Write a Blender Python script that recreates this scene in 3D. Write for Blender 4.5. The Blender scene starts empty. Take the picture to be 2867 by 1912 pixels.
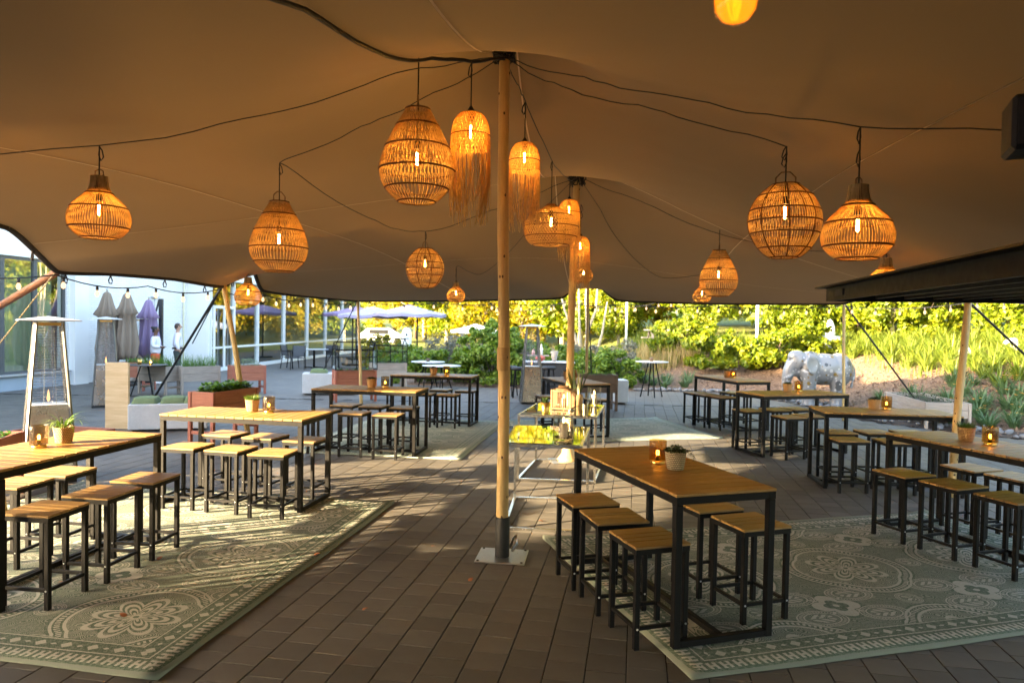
import bpy, bmesh, math, random
import numpy as np
from mathutils import Vector, Matrix, Euler
from mathutils.bvhtree import BVHTree
from mathutils.geometry import delaunay_2d_cdt

R = math.radians
random.seed(7)
rng = np.random.default_rng(7)
scene = bpy.context.scene
COL = scene.collection

# ------------------------------------------------------------------ camera, sky, sun, exposure
cd = bpy.data.cameras.new('camera'); cam = bpy.data.objects.new('camera', cd); COL.objects.link(cam)
cd.sensor_width = 36.0; cd.lens = 24.885; cd.clip_start = 0.05; cd.clip_end = 600
cam.matrix_world = Matrix.Translation((0, 0, 1.9)) @ Euler((math.pi/2 - 0.025526, 0, 0)).to_matrix().to_4x4() @ Matrix.Rotation(0.0177654, 4, 'Z')
cd.dof.use_dof = True; cd.dof.focus_distance = 5.0; cd.dof.aperture_fstop = 3.2
scene.camera = cam

SUN_EL = 14.5
SUN_AZ = 63.0          # shadows run 63 degrees from +Y towards +X
world = bpy.data.worlds.new('World'); scene.world = world; world.use_nodes = True
wn = world.node_tree.nodes; wl = world.node_tree.links
bg = wn['Background']; sky = wn.new('ShaderNodeTexSky'); sky.sky_type = 'NISHITA'; sky.sun_disc = False
sky.sun_elevation = R(SUN_EL); sky.sun_rotation = R(SUN_AZ + 180)
sky.air_density = 1.0; sky.dust_density = 2.5; sky.ozone_density = 0.4
wl.new(sky.outputs[0], bg.inputs[0]); bg.inputs[1].default_value = 0.15

sd = bpy.data.lights.new('sun', 'SUN'); sun = bpy.data.objects.new('sun', sd); COL.objects.link(sun)
sd.energy = 5.0; sd.angle = R(0.8); sd.color = (1.0, 0.76, 0.45)
sdir = Vector((math.sin(R(SUN_AZ))*math.cos(R(SUN_EL)), math.cos(R(SUN_AZ))*math.cos(R(SUN_EL)), -math.sin(R(SUN_EL))))
sun.rotation_euler = sdir.to_track_quat('-Z', 'Y').to_euler(); sun.location = (-30, -15, 20)

vs = scene.view_settings
vs.view_transform = 'Standard'; vs.look = 'None'; vs.exposure = 3.55; vs.gamma = 1.0; vs.use_curve_mapping = False
scene.render.engine = 'CYCLES'
scene.cycles.max_bounces = 10; scene.cycles.transparent_max_bounces = 24
scene.cycles.diffuse_bounces = 5; scene.cycles.glossy_bounces = 4; scene.cycles.transmission_bounces = 6
scene.cycles.sample_clamp_indirect = 8.0

# ------------------------------------------------------------------ mesh builder and object helpers
class MB:
    def __init__(s): s.v = []; s.f = []; s.m = []; s.mi = 0
    def face(s, idx): s.f.append(idx); s.m.append(s.mi)
    def quad(s, a, b, c, d):
        n = len(s.v); s.v += [tuple(a), tuple(b), tuple(c), tuple(d)]; s.face((n, n+1, n+2, n+3))
    def box(s, c, size, rz=0.0, bev=0.0, M=None):
        x, y, z = size[0]/2, size[1]/2, size[2]/2
        b = min(bev, x*.45, y*.45, z*.45)
        T = Matrix.Translation(c) @ (Matrix.Rotation(rz, 4, 'Z') if M is None else M)
        n = len(s.v)
        if b <= 0:
            P = [(-x,-y,-z),(x,-y,-z),(x,y,-z),(-x,y,-z),(-x,-y,z),(x,-y,z),(x,y,z),(-x,y,z)]
            F = [(0,3,2,1),(4,5,6,7),(0,1,5,4),(1,2,6,5),(2,3,7,6),(3,0,4,7)]
        else:
            P = []; ids = {}
            for sx in (-1,1):
                for sy in (-1,1):
                    for sz in (-1,1):
                        ids[(sx,sy,sz,0)] = len(P); P.append((sx*x, sy*(y-b), sz*(z-b)))
                        ids[(sx,sy,sz,1)] = len(P); P.append((sx*(x-b), sy*y, sz*(z-b)))
                        ids[(sx,sy,sz,2)] = len(P); P.append((sx*(x-b), sy*(y-b), sz*z))
            F = []
            for sx in (-1,1):
                q = [ids[(sx,-1,-1,0)],ids[(sx,1,-1,0)],ids[(sx,1,1,0)],ids[(sx,-1,1,0)]]; F.append(q if sx>0 else q[::-1])
            for sy in (-1,1):
                q = [ids[(-1,sy,-1,1)],ids[(1,sy,-1,1)],ids[(1,sy,1,1)],ids[(-1,sy,1,1)]]; F.append(q[::-1] if sy>0 else q)
            for sz in (-1,1):
                q = [ids[(-1,-1,sz,2)],ids[(1,-1,sz,2)],ids[(1,1,sz,2)],ids[(-1,1,sz,2)]]; F.append(q if sz>0 else q[::-1])
            for sy in (-1,1):
                for sz in (-1,1): F.append((ids[(-1,sy,sz,1)],ids[(1,sy,sz,1)],ids[(1,sy,sz,2)],ids[(-1,sy,sz,2)]))
            for sx in (-1,1):
                for sz in (-1,1): F.append((ids[(sx,-1,sz,0)],ids[(sx,1,sz,0)],ids[(sx,1,sz,2)],ids[(sx,-1,sz,2)]))
            for sx in (-1,1):
                for sy in (-1,1): F.append((ids[(sx,sy,-1,0)],ids[(sx,sy,1,0)],ids[(sx,sy,1,1)],ids[(sx,sy,-1,1)]))
            for sx in (-1,1):
                for sy in (-1,1):
                    for sz in (-1,1): F.append((ids[(sx,sy,sz,0)],ids[(sx,sy,sz,1)],ids[(sx,sy,sz,2)]))
        for p in P: s.v.append(tuple(T @ Vector(p)))
        for q in F: s.face(tuple(n+i for i in q))
        return s
    def bar(s, a, b, w, h=None, bev=0.0):
        a = Vector(a); b = Vector(b); d = b - a; L = d.length
        q = d.to_track_quat('Z', 'Y').to_matrix().to_4x4()
        return s.box((a+b)/2, (w, h or w, L), M=q, bev=bev)
    def tube(s, pts, r, sides=5, cap=True):
        pts = [Vector(p) for p in pts]; n0 = len(s.v); k = len(pts)
        up = Vector((0.13, 0.31, 0.94))
        for i, p in enumerate(pts):
            d = (pts[min(i+1,k-1)] - pts[max(i-1,0)])
            if d.length < 1e-9: d = Vector((0,0,1))
            d.normalize(); u = d.cross(up)
            if u.length < 1e-3: u = d.cross(Vector((1,0,0)))
            u.normalize(); w = d.cross(u)
            rr = r[i] if isinstance(r, (list, tuple)) else r
            for j in range(sides):
                a = 2*math.pi*j/sides; s.v.append(tuple(p + (u*math.cos(a) + w*math.sin(a))*rr))
        for i in range(k-1):
            for j in range(sides):
                a = n0+i*sides+j; b = n0+i*sides+(j+1) % sides
                s.face((a, b, b+sides, a+sides))
        if cap and sides > 2:
            s.face(tuple(n0+j for j in reversed(range(sides)))); s.face(tuple(n0+(k-1)*sides+j for j in range(sides)))
        return s
    def lathe(s, prof, seg=24, c=(0,0,0), wob=None, caps=True):
        n0 = len(s.v); k = len(prof)
        for i, (r, z) in enumerate(prof):
            for j in range(seg):
                a = 2*math.pi*j/seg; rr = r*(1 + (wob(i, a) if wob else 0))
                s.v.append((c[0]+rr*math.cos(a), c[1]+rr*math.sin(a), c[2]+z))
        for i in range(k-1):
            for j in range(seg):
                a = n0+i*seg+j; b = n0+i*seg+(j+1) % seg
                s.face((a, b, b+seg, a+seg))
        if caps:
            if prof[0][0] > 1e-4: s.face(tuple(n0+j for j in reversed(range(seg))))
            if prof[-1][0] > 1e-4: s.face(tuple(n0+(k-1)*seg+j for j in range(seg)))
        return s
    def prism(s, poly, z0, z1):
        n = len(s.v); k = len(poly)
        s.v += [(p[0], p[1], z0) for p in poly] + [(p[0], p[1], z1) for p in poly]
        s.face(tuple(n+i for i in reversed(range(k)))); s.face(tuple(n+k+i for i in range(k)))
        for i in range(k): j = (i+1) % k; s.face((n+i, n+j, n+k+j, n+k+i))
        return s
    def mesh(s, name, mats, smooth=False):
        me = bpy.data.meshes.new(name); me.from_pydata(s.v, [], s.f)
        for m in (mats if isinstance(mats, (list, tuple)) else [mats]): me.materials.append(m)
        if isinstance(mats, (list, tuple)): me.polygons.foreach_set('material_index', s.m)
        if smooth: me.polygons.foreach_set('use_smooth', [True]*len(me.polygons))
        me.update(); return me

def obj(name, me, parent=None, loc=(0,0,0), rz=0.0):
    o = bpy.data.objects.new(name, me); COL.objects.link(o); o.location = loc; o.rotation_euler = (0,0,rz)
    if parent is not None: o.parent = parent
    return o
def part(name, mb, mat, parent, smooth=False, loc=(0,0,0), rz=0.0):
    return obj(name, mb.mesh(name, mat, smooth), parent, loc, rz)
def tag(o, label, cat, group=None):
    o['label'] = label; o['category'] = cat
    if group: o['group'] = group
    return o
def thing(name, label, cat, loc=(0,0,0), rz=0.0, group=None):
    o = bpy.data.objects.new(name, None); COL.objects.link(o); o.empty_display_size = .2
    o.location = loc; o.rotation_euler = (0,0,rz); return tag(o, label, cat, group)
def struct(name, mb, mat, smooth=False):
    o = part(name, mb, mat, None, smooth); o['kind'] = 'structure'; return o
KIDS = {}
def copy_tree(o, parent=None):
    c = o.copy(); COL.objects.link(c); c.parent = parent
    for ch in list(o.children): copy_tree(ch, c)
    return c
def dup(o, loc, rz=0.0, label=None, scale=None, group=None):
    c = copy_tree(o); c.location = loc; c.rotation_euler = (0,0,rz)
    if label: c['label'] = label
    if group: c['group'] = group
    if scale: c.scale = (scale,)*3 if isinstance(scale, (int, float)) else scale
    return c
def fast_mesh(name, V, F, mats, mi=None, smooth=False):
    """V (n,3) array, F (m,k) array"""
    me = bpy.data.meshes.new(name); V = np.asarray(V, dtype=np.float32); F = np.asarray(F, dtype=np.int32)
    m, k = F.shape
    me.vertices.add(len(V)); me.vertices.foreach_set('co', V.ravel())
    me.loops.add(m*k); me.loops.foreach_set('vertex_index', F.ravel())
    me.polygons.add(m); me.polygons.foreach_set('loop_start', np.arange(0, m*k, k, dtype=np.int32))
    try: me.polygons.foreach_set('loop_total', np.full(m, k, dtype=np.int32))
    except Exception: pass
    for x in (mats if isinstance(mats, (list, tuple)) else [mats]): me.materials.append(x)
    if mi is not None: me.polygons.foreach_set('material_index', np.asarray(mi, dtype=np.int32))
    me.polygons.foreach_set('use_smooth', np.full(m, bool(smooth), dtype=bool))
    me.update(calc_edges=True); me.validate(); return me

# ------------------------------------------------------------------ materials
class NT:
    """tiny wrapper for shader maths"""
    def __init__(s, name):
        s.mat = bpy.data.materials.new(name); s.mat.use_nodes = True
        s.n = s.mat.node_tree.nodes; s.l = s.mat.node_tree.links
        s.b = s.n['Principled BSDF']; s.out = s.n['Material Output']
        s.tc = None
    def new(s, t, **kw):
        n = s.n.new(t)
        for k, v in kw.items(): setattr(n, k, v)
        return n
    def set(s, sock, v):
        if hasattr(v, 'is_output'): s.l.new(v, sock)
        else: sock.default_value = v
    def m(s, op, a, b=0.0, c=0.0):
        n = s.new('ShaderNodeMath', operation=op); s.set(n.inputs[0], a); s.set(n.inputs[1], b)
        if len(n.inputs) > 2: s.set(n.inputs[2], c)
        return n.outputs[0]
    def coord(s, kind='Object'):
        if s.tc is None: s.tc = s.new('ShaderNodeTexCoord')
        return s.tc.outputs[kind]
    def mapping(s, vec, scale=(1,1,1), rot=(0,0,0), loc=(0,0,0)):
        n = s.new('ShaderNodeMapping'); s.l.new(vec, n.inputs[0])
        n.inputs['Scale'].default_value = scale; n.inputs['Rotation'].default_value = rot; n.inputs['Location'].default_value = loc
        return n.outputs[0]
    def noise(s, vec, scale, detail=3.0, rough=0.55):
        n = s.new('ShaderNodeTexNoise'); s.l.new(vec, n.inputs['Vector'])
        n.inputs['Scale'].default_value = scale; n.inputs['Detail'].default_value = detail; n.inputs['Roughness'].default_value = rough
        return n.outputs['Fac']
    def ramp(s, fac, stops):
        n = s.new('ShaderNodeValToRGB'); s.l.new(fac, n.inputs[0]); e = n.color_ramp.elements
        while len(e) < len(stops): e.new(0.5)
        for i, (p, c) in enumerate(stops): e[i].position = p; e[i].color = (*c, 1.0) if len(c) == 3 else c
        return n.outputs[0]
    def mix(s, fac, a, b):
        n = s.new('ShaderNodeMix', data_type='RGBA'); s.set(n.inputs[0], fac)
        for i, v in ((6, a), (7, b)):
            s.set(n.inputs[i], v if hasattr(v, 'is_output') else (*v, 1.0) if len(v) == 3 else v)
        return n.outputs[2]
    def mul(s, col, fac):
        n = s.new('ShaderNodeMix', data_type='RGBA', blend_type='MULTIPLY'); n.inputs[0].default_value = 1.0
        s.set(n.inputs[6], col if hasattr(col, 'is_output') else (*col, 1.0)); s.set(n.inputs[7], fac); return n.outputs[2]
    def hsv(s, col, h=0.5, sat=1.0, v=1.0):
        n = s.new('ShaderNodeHueSaturation'); s.set(n.inputs['Color'], col if hasattr(col, 'is_output') else (*col, 1.0))
        s.set(n.inputs['Hue'], h); s.set(n.inputs['Saturation'], sat); s.set(n.inputs['Value'], v); return n.outputs[0]
    def bump(s, height, strength=0.3, dist=0.01):
        n = s.new('ShaderNodeBump'); s.l.new(height, n.inputs['Height']); n.inputs['Strength'].default_value = strength
        n.inputs['Distance'].default_value = dist; s.l.new(n.outputs[0], s.b.inputs['Normal'])
    def rnd(s):
        return s.new('ShaderNodeObjectInfo').outputs['Random']
    def base(s, c, rough=0.6, metal=0.0, spec=None):
        s.set(s.b.inputs['Base Color'], c if hasattr(c, 'is_output') else (*c, 1.0))
        s.set(s.b.inputs['Roughness'], rough); s.set(s.b.inputs['Metallic'], metal)
        if spec is not None: s.b.inputs['Specular IOR Level'].default_value = spec
        return s

def plain(name, c, rough=0.6, metal=0.0, var=0.15, nscale=6.0, bump=0.0, bscale=60.0, coord='Object'):
    t = NT(name); v = t.coord(coord)
    f = t.noise(v, nscale, 4); val = t.m('MULTIPLY_ADD', f, var*2, 1.0-var)
    t.base(t.hsv(c, v=val), rough, metal)
    rr = t.m('MULTIPLY_ADD', t.noise(v, nscale*2.3, 3), 0.25, max(0.02, rough-0.12)); t.set(t.b.inputs['Roughness'], rr)
    if bump: t.bump(t.noise(v, bscale, 4), bump, 0.01)
    return t.mat

def wood(name, c1, c2, axis='X', scale=1.0, rough=0.6, rndv=0.35, ring=14.0):
    t = NT(name); v = t.coord('Object')
    st = {'X': (0.7, 9, 9), 'Y': (9, 0.7, 9), 'Z': (9, 9, 0.7)}[axis]
    r = t.rnd(); off = t.new('ShaderNodeVectorMath', operation='ADD'); t.l.new(v, off.inputs[0])
    comb = t.new('ShaderNodeCombineXYZ'); r10 = t.m('MULTIPLY', r, 37.0)
    for i in range(3): t.l.new(r10, comb.inputs[i])
    t.l.new(comb.outputs[0], off.inputs[1])
    mv = t.mapping(off.outputs[0], tuple(q*scale for q in st))
    f = t.noise(mv, ring/3, 5, 0.65); g = t.noise(mv, ring*2.2, 3, 0.6)
    h = t.m('ADD', t.m('MULTIPLY', f, 0.7), t.m('MULTIPLY', g, 0.3))
    col = t.ramp(h, [(0.32, c1), (0.68, c2)])
    val = t.m('MULTIPLY_ADD', r, rndv*2, 1.0-rndv)
    t.base(t.hsv(col, v=val), rough); t.bump(h, 0.25, 0.004)
    return t.mat

def emit(name, c, strength):
    t = NT(name); e = t.new('ShaderNodeEmission'); e.inputs[0].default_value = (*c, 1); e.inputs[1].default_value = strength
    t.l.new(e.outputs[0], t.out.inputs[0]); return t.mat

def glassy(name, tint=(0.9,0.95,0.95), rough=0.02, f0=0.04, bump=0.0, bscale=30.0, amount=1.0, coord='Object'):
    """thin glass: tinted transparent plus a reflection that grows towards grazing angles (same from both sides)"""
    t = NT(name); tr = t.new('ShaderNodeBsdfTransparent'); tr.inputs[0].default_value = (*tint, 1)
    gl = t.new('ShaderNodeBsdfGlossy'); gl.inputs['Roughness'].default_value = rough; gl.inputs[0].default_value = (amount,)*3+(1,)
    lw = t.new('ShaderNodeLayerWeight'); lw.inputs[0].default_value = 0.5; mx = t.new('ShaderNodeMixShader')
    if bump:
        b = t.new('ShaderNodeBump'); b.inputs['Strength'].default_value = bump; b.inputs['Distance'].default_value = 0.02
        t.l.new(t.noise(t.coord(coord), bscale, 3), b.inputs['Height']); t.l.new(b.outputs[0], gl.inputs['Normal']); t.l.new(b.outputs[0], lw.inputs['Normal'])
    fac = t.m('MULTIPLY_ADD', t.m('POWER', lw.outputs['Facing'], 5.0), 1.0-f0, f0)
    t.l.new(fac, mx.inputs[0]); t.l.new(tr.outputs[0], mx.inputs[1]); t.l.new(gl.outputs[0], mx.inputs[2]); t.l.new(mx.outputs[0], t.out.inputs[0])
    return t.mat

def leafmat(name, cols, trans=0.35, rough=0.5, bigscale=0.6):
    t = NT(name); v = t.coord('Object')
    f = t.noise(v, bigscale, 2); g = t.noise(v, 9.0, 2)
    gi = t.new('ShaderNodeNewGeometry').outputs['Random Per Island']
    mixf = t.m('ADD', t.m('MULTIPLY', f, 0.35), t.m('ADD', t.m('MULTIPLY', gi, 0.5), t.m('MULTIPLY', g, 0.15)))
    n = len(cols); col = t.ramp(mixf, [(0.2+0.6*i/(n-1), c) for i, c in enumerate(cols)])
    t.base(col, rough)
    tr = t.new('ShaderNodeBsdfTranslucent'); t.l.new(t.hsv(col, sat=1.15, v=1.3), tr.inputs[0]); mx = t.new('ShaderNodeMixShader'); mx.inputs[0].default_value = trans
    t.l.new(t.b.outputs[0], mx.inputs[1]); t.l.new(tr.outputs[0], mx.inputs[2]); t.l.new(mx.outputs[0], t.out.inputs[0])
    return t.mat

M = {}
M['black'] = plain('black_metal', (0.004,0.0036,0.0035), 0.5, 0.0, 0.2, 9); M['black'].node_tree.nodes['Principled BSDF'].inputs['Specular IOR Level'].default_value = 0.2
M['rubber'] = plain('black_rubber', (0.012,0.012,0.012), 0.6)
M['cable'] = plain('black_cable', (0.010,0.009,0.009), 0.55)
M['steel'] = plain('galvanised_steel', (0.55,0.57,0.60), 0.32, 1.0, 0.12, 14)
M['chrome'] = plain('brushed_chrome', (0.72,0.70,0.66), 0.22, 1.0, 0.06, 20)
M['stainless'] = plain('stainless_steel', (0.36,0.36,0.37), 0.26, 1.0, 0.12, 3)
M['post'] = plain('heater_post_metal', (0.20,0.20,0.205), 0.4, 0.8, 0.1, 6)
M['alu'] = plain('aluminium_white', (0.50,0.51,0.52), 0.4, 0.5)
M['brass'] = plain('brass', (0.62,0.42,0.13), 0.3, 1.0)
M['slat'] = wood('slat_wood', (0.25,0.130,0.030), (0.41,0.240,0.066), 'Y', 2.0, 0.5, 0.13)
M['slat_s'] = wood('stool_slat_wood', (0.23,0.120,0.030), (0.38,0.225,0.066), 'X', 2.0, 0.5, 0.16)
M['pole'] = wood('pole_wood', (0.40,0.26,0.095), (0.58,0.42,0.18), 'Z', 0.8, 0.55, 0.10)
M['cedar'] = wood('red_cedar', (0.27,0.085,0.045), (0.45,0.17,0.10), 'X', 1.0, 0.6, 0.14)
M['cedar_leg'] = wood('red_cedar_leg', (0.26,0.075,0.045), (0.40,0.14,0.09), 'Z', 1.0, 0.6, 0.1)
M['greywood'] = wood('weathered_wood', (0.25,0.205,0.165), (0.42,0.36,0.30), 'X', 1.0, 0.75, 0.12)
M['greyleg'] = wood('weathered_leg', (0.24,0.19,0.15), (0.40,0.34,0.28), 'Z', 1.0, 0.75, 0.1)
M['brownwood'] = wood('brown_planter_wood', (0.11,0.075,0.055), (0.19,0.135,0.10), 'X', 1.0, 0.7, 0.1)
M['ply'] = wood('plywood', (0.50,0.31,0.14), (0.72,0.52,0.29), 'X', 0.45, 0.6, 0.03, 9)
M['white'] = plain('white_paint', (0.78,0.80,0.80), 0.5, 0, 0.04)
M['soil'] = plain('soil', (0.045,0.028,0.018), 0.95, 0, 0.4, 30, 0.8, 60)
M['taupe'] = plain('taupe_fabric', (0.225,0.175,0.135), 0.9, 0, 0.1, 4, 0.2, 200)
M['purple'] = plain('purple_fabric', (0.25,0.185,0.32), 0.9, 0, 0.08, 4, 0.2, 200)
M['lilac'] = plain('lilac_fabric', (0.33,0.31,0.49), 0.85, 0, 0.06, 2)
M['offwhite'] = plain('offwhite_fabric', (0.75,0.75,0.76), 0.85, 0, 0.05, 2)
M['greencush'] = plain('green_cushion_fabric', (0.13,0.17,0.075), 0.9, 0, 0.2, 14, 0.3, 150)
M['wax'] = plain('candle_wax', (0.55,0.47,0.38), 0.45, 0, 0.03)
M['bamboo'] = wood('bamboo', (0.12,0.055,0.018), (0.19,0.095,0.032), 'Z', 1.5, 0.5, 0.08)
M['darkbar'] = plain('dark_bar_panel', (0.030,0.032,0.035), 0.5, 0, 0.2, 5)
M['greytop'] = plain('pale_grey_laminate', (0.52,0.55,0.60), 0.3, 0, 0.04)
M['darktop'] = plain('dark_laminate', (0.035,0.035,0.038), 0.3, 0, 0.1)
M['chairmesh'] = plain('charcoal_mesh', (0.05,0.055,0.065), 0.6, 0, 0.1)
M['bark'] = plain('pale_bark', (0.34,0.29,0.22), 0.85, 0, 0.4, 5, 0.8, 30)
M['darkbark'] = plain('dark_bark', (0.09,0.065,0.045), 0.9, 0, 0.35, 6, 0.8, 30)

def mk_concrete(name, c):
    t = NT(name); v = t.coord('Object'); a = t.noise(v, 3.0, 5, 0.7); b = t.noise(v, 45.0, 3)
    val = t.m('ADD', t.m('MULTIPLY_ADD', a, 0.5, 0.62), t.m('MULTIPLY', b, 0.22))
    t.base(t.hsv(c, v=val), 0.85); t.bump(t.m('ADD', t.m('MULTIPLY', a, .4), b), 0.35, 0.006); return t.mat
M['concrete'] = mk_concrete('pale_concrete', (0.50,0.50,0.49))

def mk_rattan(name, c1, c2):
    t = NT(name); v = t.coord('Object'); f = t.noise(t.mapping(v, (30,30,8)), 3.0, 3)
    col = t.ramp(f, [(0.3, c1), (0.7, c2)]); t.base(col, 0.55)
    tr = t.new('ShaderNodeBsdfTranslucent'); t.l.new(col, tr.inputs[0]); mx = t.new('ShaderNodeMixShader'); mx.inputs[0].default_value = 0.4
    t.l.new(t.b.outputs[0], mx.inputs[1]); t.l.new(tr.outputs[0], mx.inputs[2]); t.l.new(mx.outputs[0], t.out.inputs[0]); return t.mat
M['rattan'] = mk_rattan('rattan', (0.60,0.42,0.16), (0.84,0.64,0.30))
M['rattan_dark'] = mk_rattan('rattan_hoop', (0.15,0.07,0.025), (0.27,0.14,0.055))
M['raffia'] = mk_rattan('raffia', (0.60,0.40,0.13), (0.84,0.62,0.25))

def mk_basket(name, c1, c2, vert=False):
    t = NT(name); v = t.coord('Object'); sx = t.new('ShaderNodeSeparateXYZ'); t.l.new(v, sx.inputs[0])
    ang = t.m('ARCTAN2', sx.outputs[1], sx.outputs[0]); u = t.m('MULTIPLY', ang, 16/math.pi); w = t.m('MULTIPLY', sx.outputs[2], 75.0)
    if vert: h = t.m('ABSOLUTE', t.m('SINE', t.m('MULTIPLY', ang, 11.0)))
    else:
        row = t.m('FLOOR', w); ph = t.m('ADD', u, t.m('MULTIPLY', row, 0.5))
        h = t.m('MULTIPLY', t.m('ABSOLUTE', t.m('SINE', t.m('MULTIPLY', ph, math.pi))), t.m('SINE', t.m('MULTIPLY', t.m('FRACT', w), math.pi)))
    col = t.ramp(h, [(0.05, tuple(q*.35 for q in c1)), (0.45, c1), (0.9, c2)]); t.base(col, 0.55); t.bump(h, 0.9, 0.006); return t.mat
M['basket'] = mk_basket('woven_basket', (0.42,0.25,0.10), (0.66,0.46,0.22))
M['basket_pale'] = mk_basket('pale_woven_basket', (0.42,0.33,0.20), (0.66,0.56,0.38))
M['basket_ply'] = mk_basket('split_wood_pot', (0.40,0.21,0.075), (0.56,0.33,0.13), True)

M['amber'] = glassy('amber_glass', (0.86,0.70,0.42), 0.08, 0.05, 0.35, 60)
M['smoke'] = glassy('smoked_glass', (0.70,0.64,0.55), 0.08, 0.06, 0.4, 60)
M['clear'] = glassy('clear_glass', (0.96,0.97,0.96), 0.03, 0.045, 0.25, 22)
M['pane'] = glassy('window_pane', (0.55,0.68,0.66), 0.0, 0.26, 0.015, 0.8)
M['coldpane'] = glassy('cold_frame_pane', (0.92,0.95,0.95), 0.03, 0.05)
M['heatglass'] = glassy('heater_glass', (0.96,0.97,0.98), 0.03, 0.04)
M['bulbglass'] = glassy('amber_bulb_glass', (1.0,0.74,0.34), 0.03, 0.04)
t = NT('mirror_top'); t.base((0.50,0.54,0.50), 0.03, 1.0); M['mirror'] = t.mat

M['filament'] = emit('lamp_filament', (1.0,0.50,0.13), 260.0)
M['bulbcore'] = emit('lamp_bulb', (1.0,0.60,0.20), 60.0)
M['bigfil'] = emit('big_bulb_filament', (1.0,0.72,0.30), 12.0)
t = NT('big_bulb_glow'); e_ = t.new('ShaderNodeEmission'); e_.inputs[0].default_value = (1.0,.36,.03,1); e_.inputs[1].default_value = .11; tr_ = t.new('ShaderNodeBsdfTransparent'); tr_.inputs[0].default_value = (.8,.45,.12,1); ad_ = t.new('ShaderNodeAddShader'); t.l.new(e_.outputs[0], ad_.inputs[0]); t.l.new(tr_.outputs[0], ad_.inputs[1]); t.l.new(ad_.outputs[0], t.out.inputs[0]); M['bigglow'] = t.mat
M['fairy'] = emit('string_bulb', (1.0,0.62,0.32), 0.22)
M['flame'] = emit('candle_flame', (1.0,0.58,0.16), 3.5)
M['led'] = emit('candle_led', (1.0,0.60,0.16), 11.0)

# tent fabric: beige stretch cloth, lets a little daylight through
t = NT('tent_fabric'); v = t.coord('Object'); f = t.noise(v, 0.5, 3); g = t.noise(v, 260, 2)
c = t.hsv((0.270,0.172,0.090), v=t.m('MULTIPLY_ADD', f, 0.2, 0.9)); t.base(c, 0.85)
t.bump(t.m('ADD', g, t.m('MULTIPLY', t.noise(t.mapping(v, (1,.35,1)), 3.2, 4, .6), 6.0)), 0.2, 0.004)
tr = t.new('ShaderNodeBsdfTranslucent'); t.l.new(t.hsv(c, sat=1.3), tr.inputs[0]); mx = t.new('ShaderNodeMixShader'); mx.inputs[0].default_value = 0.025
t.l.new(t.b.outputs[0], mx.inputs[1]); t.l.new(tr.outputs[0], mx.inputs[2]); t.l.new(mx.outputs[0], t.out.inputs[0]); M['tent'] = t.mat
M['seam'] = plain('tent_seam', (0.66,0.50,0.33), 0.8, 0, 0.1, 20)
M['hem'] = plain('tent_hem', (0.020,0.015,0.012), 0.85)

# paving
PAV_ANG = R(10.0)
def mk_paver(name, far=False):
    t = NT(name); v = t.coord('Object'); r = t.rnd() if not far else t.new('ShaderNodeNewGeometry').outputs['Random Per Island']
    a = t.noise(v, 1.1, 4, 0.6); b = t.noise(v, 90.0, 4, 0.7); cst = t.noise(v, 7.0, 4, 0.65)
    val = t.m('ADD', t.m('MULTIPLY_ADD', a, 0.45, 0.55), t.m('ADD', t.m('MULTIPLY', b, 0.22), t.m('MULTIPLY_ADD', r, 0.36, -0.15)))
    col = t.mix(t.m('MULTIPLY', cst, 0.8), (0.094,0.082,0.066), (0.083,0.076,0.067))
    st_ = t.noise(v, 2.6, 6, 0.75); val = t.m('MULTIPLY', val, t.m('MULTIPLY_ADD', st_, 0.7, 0.66)); t.base(t.hsv(col, v=val), 0.72); t.set(t.b.inputs['Roughness'], t.m('MULTIPLY_ADD', b, 0.3, 0.5))
    t.bump(b, 0.22, 0.0012); return t.mat
M['paver'] = mk_paver('paver'); M['paver_far'] = mk_paver('paver_field', True)
t = NT('paving_sheet'); v = t.coord('Object')
br = t.new('ShaderNodeTexBrick'); t.l.new(t.mapping(v, (1,1,1), (0,0,PAV_ANG - math.pi/2)), br.inputs['Vector'])
br.inputs['Scale'].default_value = 1.0; br.inputs['Brick Width'].default_value = 0.208; br.inputs['Row Height'].default_value = 0.222
br.inputs['Mortar Size'].default_value = 0.005; br.inputs['Color1'].default_value = (0.128,0.115,0.098,1); br.inputs['Color2'].default_value = (0.100,0.092,0.082,1); br.inputs['Mortar'].default_value = (0.03,0.025,0.02,1)
t.base(t.mul(br.outputs[0], t.m('MULTIPLY_ADD', t.noise(v, 0.8, 4), 0.5, 0.75)), 0.7); M['paving_sheet'] = t.mat
M['bed'] = plain('joint_sand', (0.020,0.017,0.013), 0.95, 0, 0.3, 20)
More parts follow.
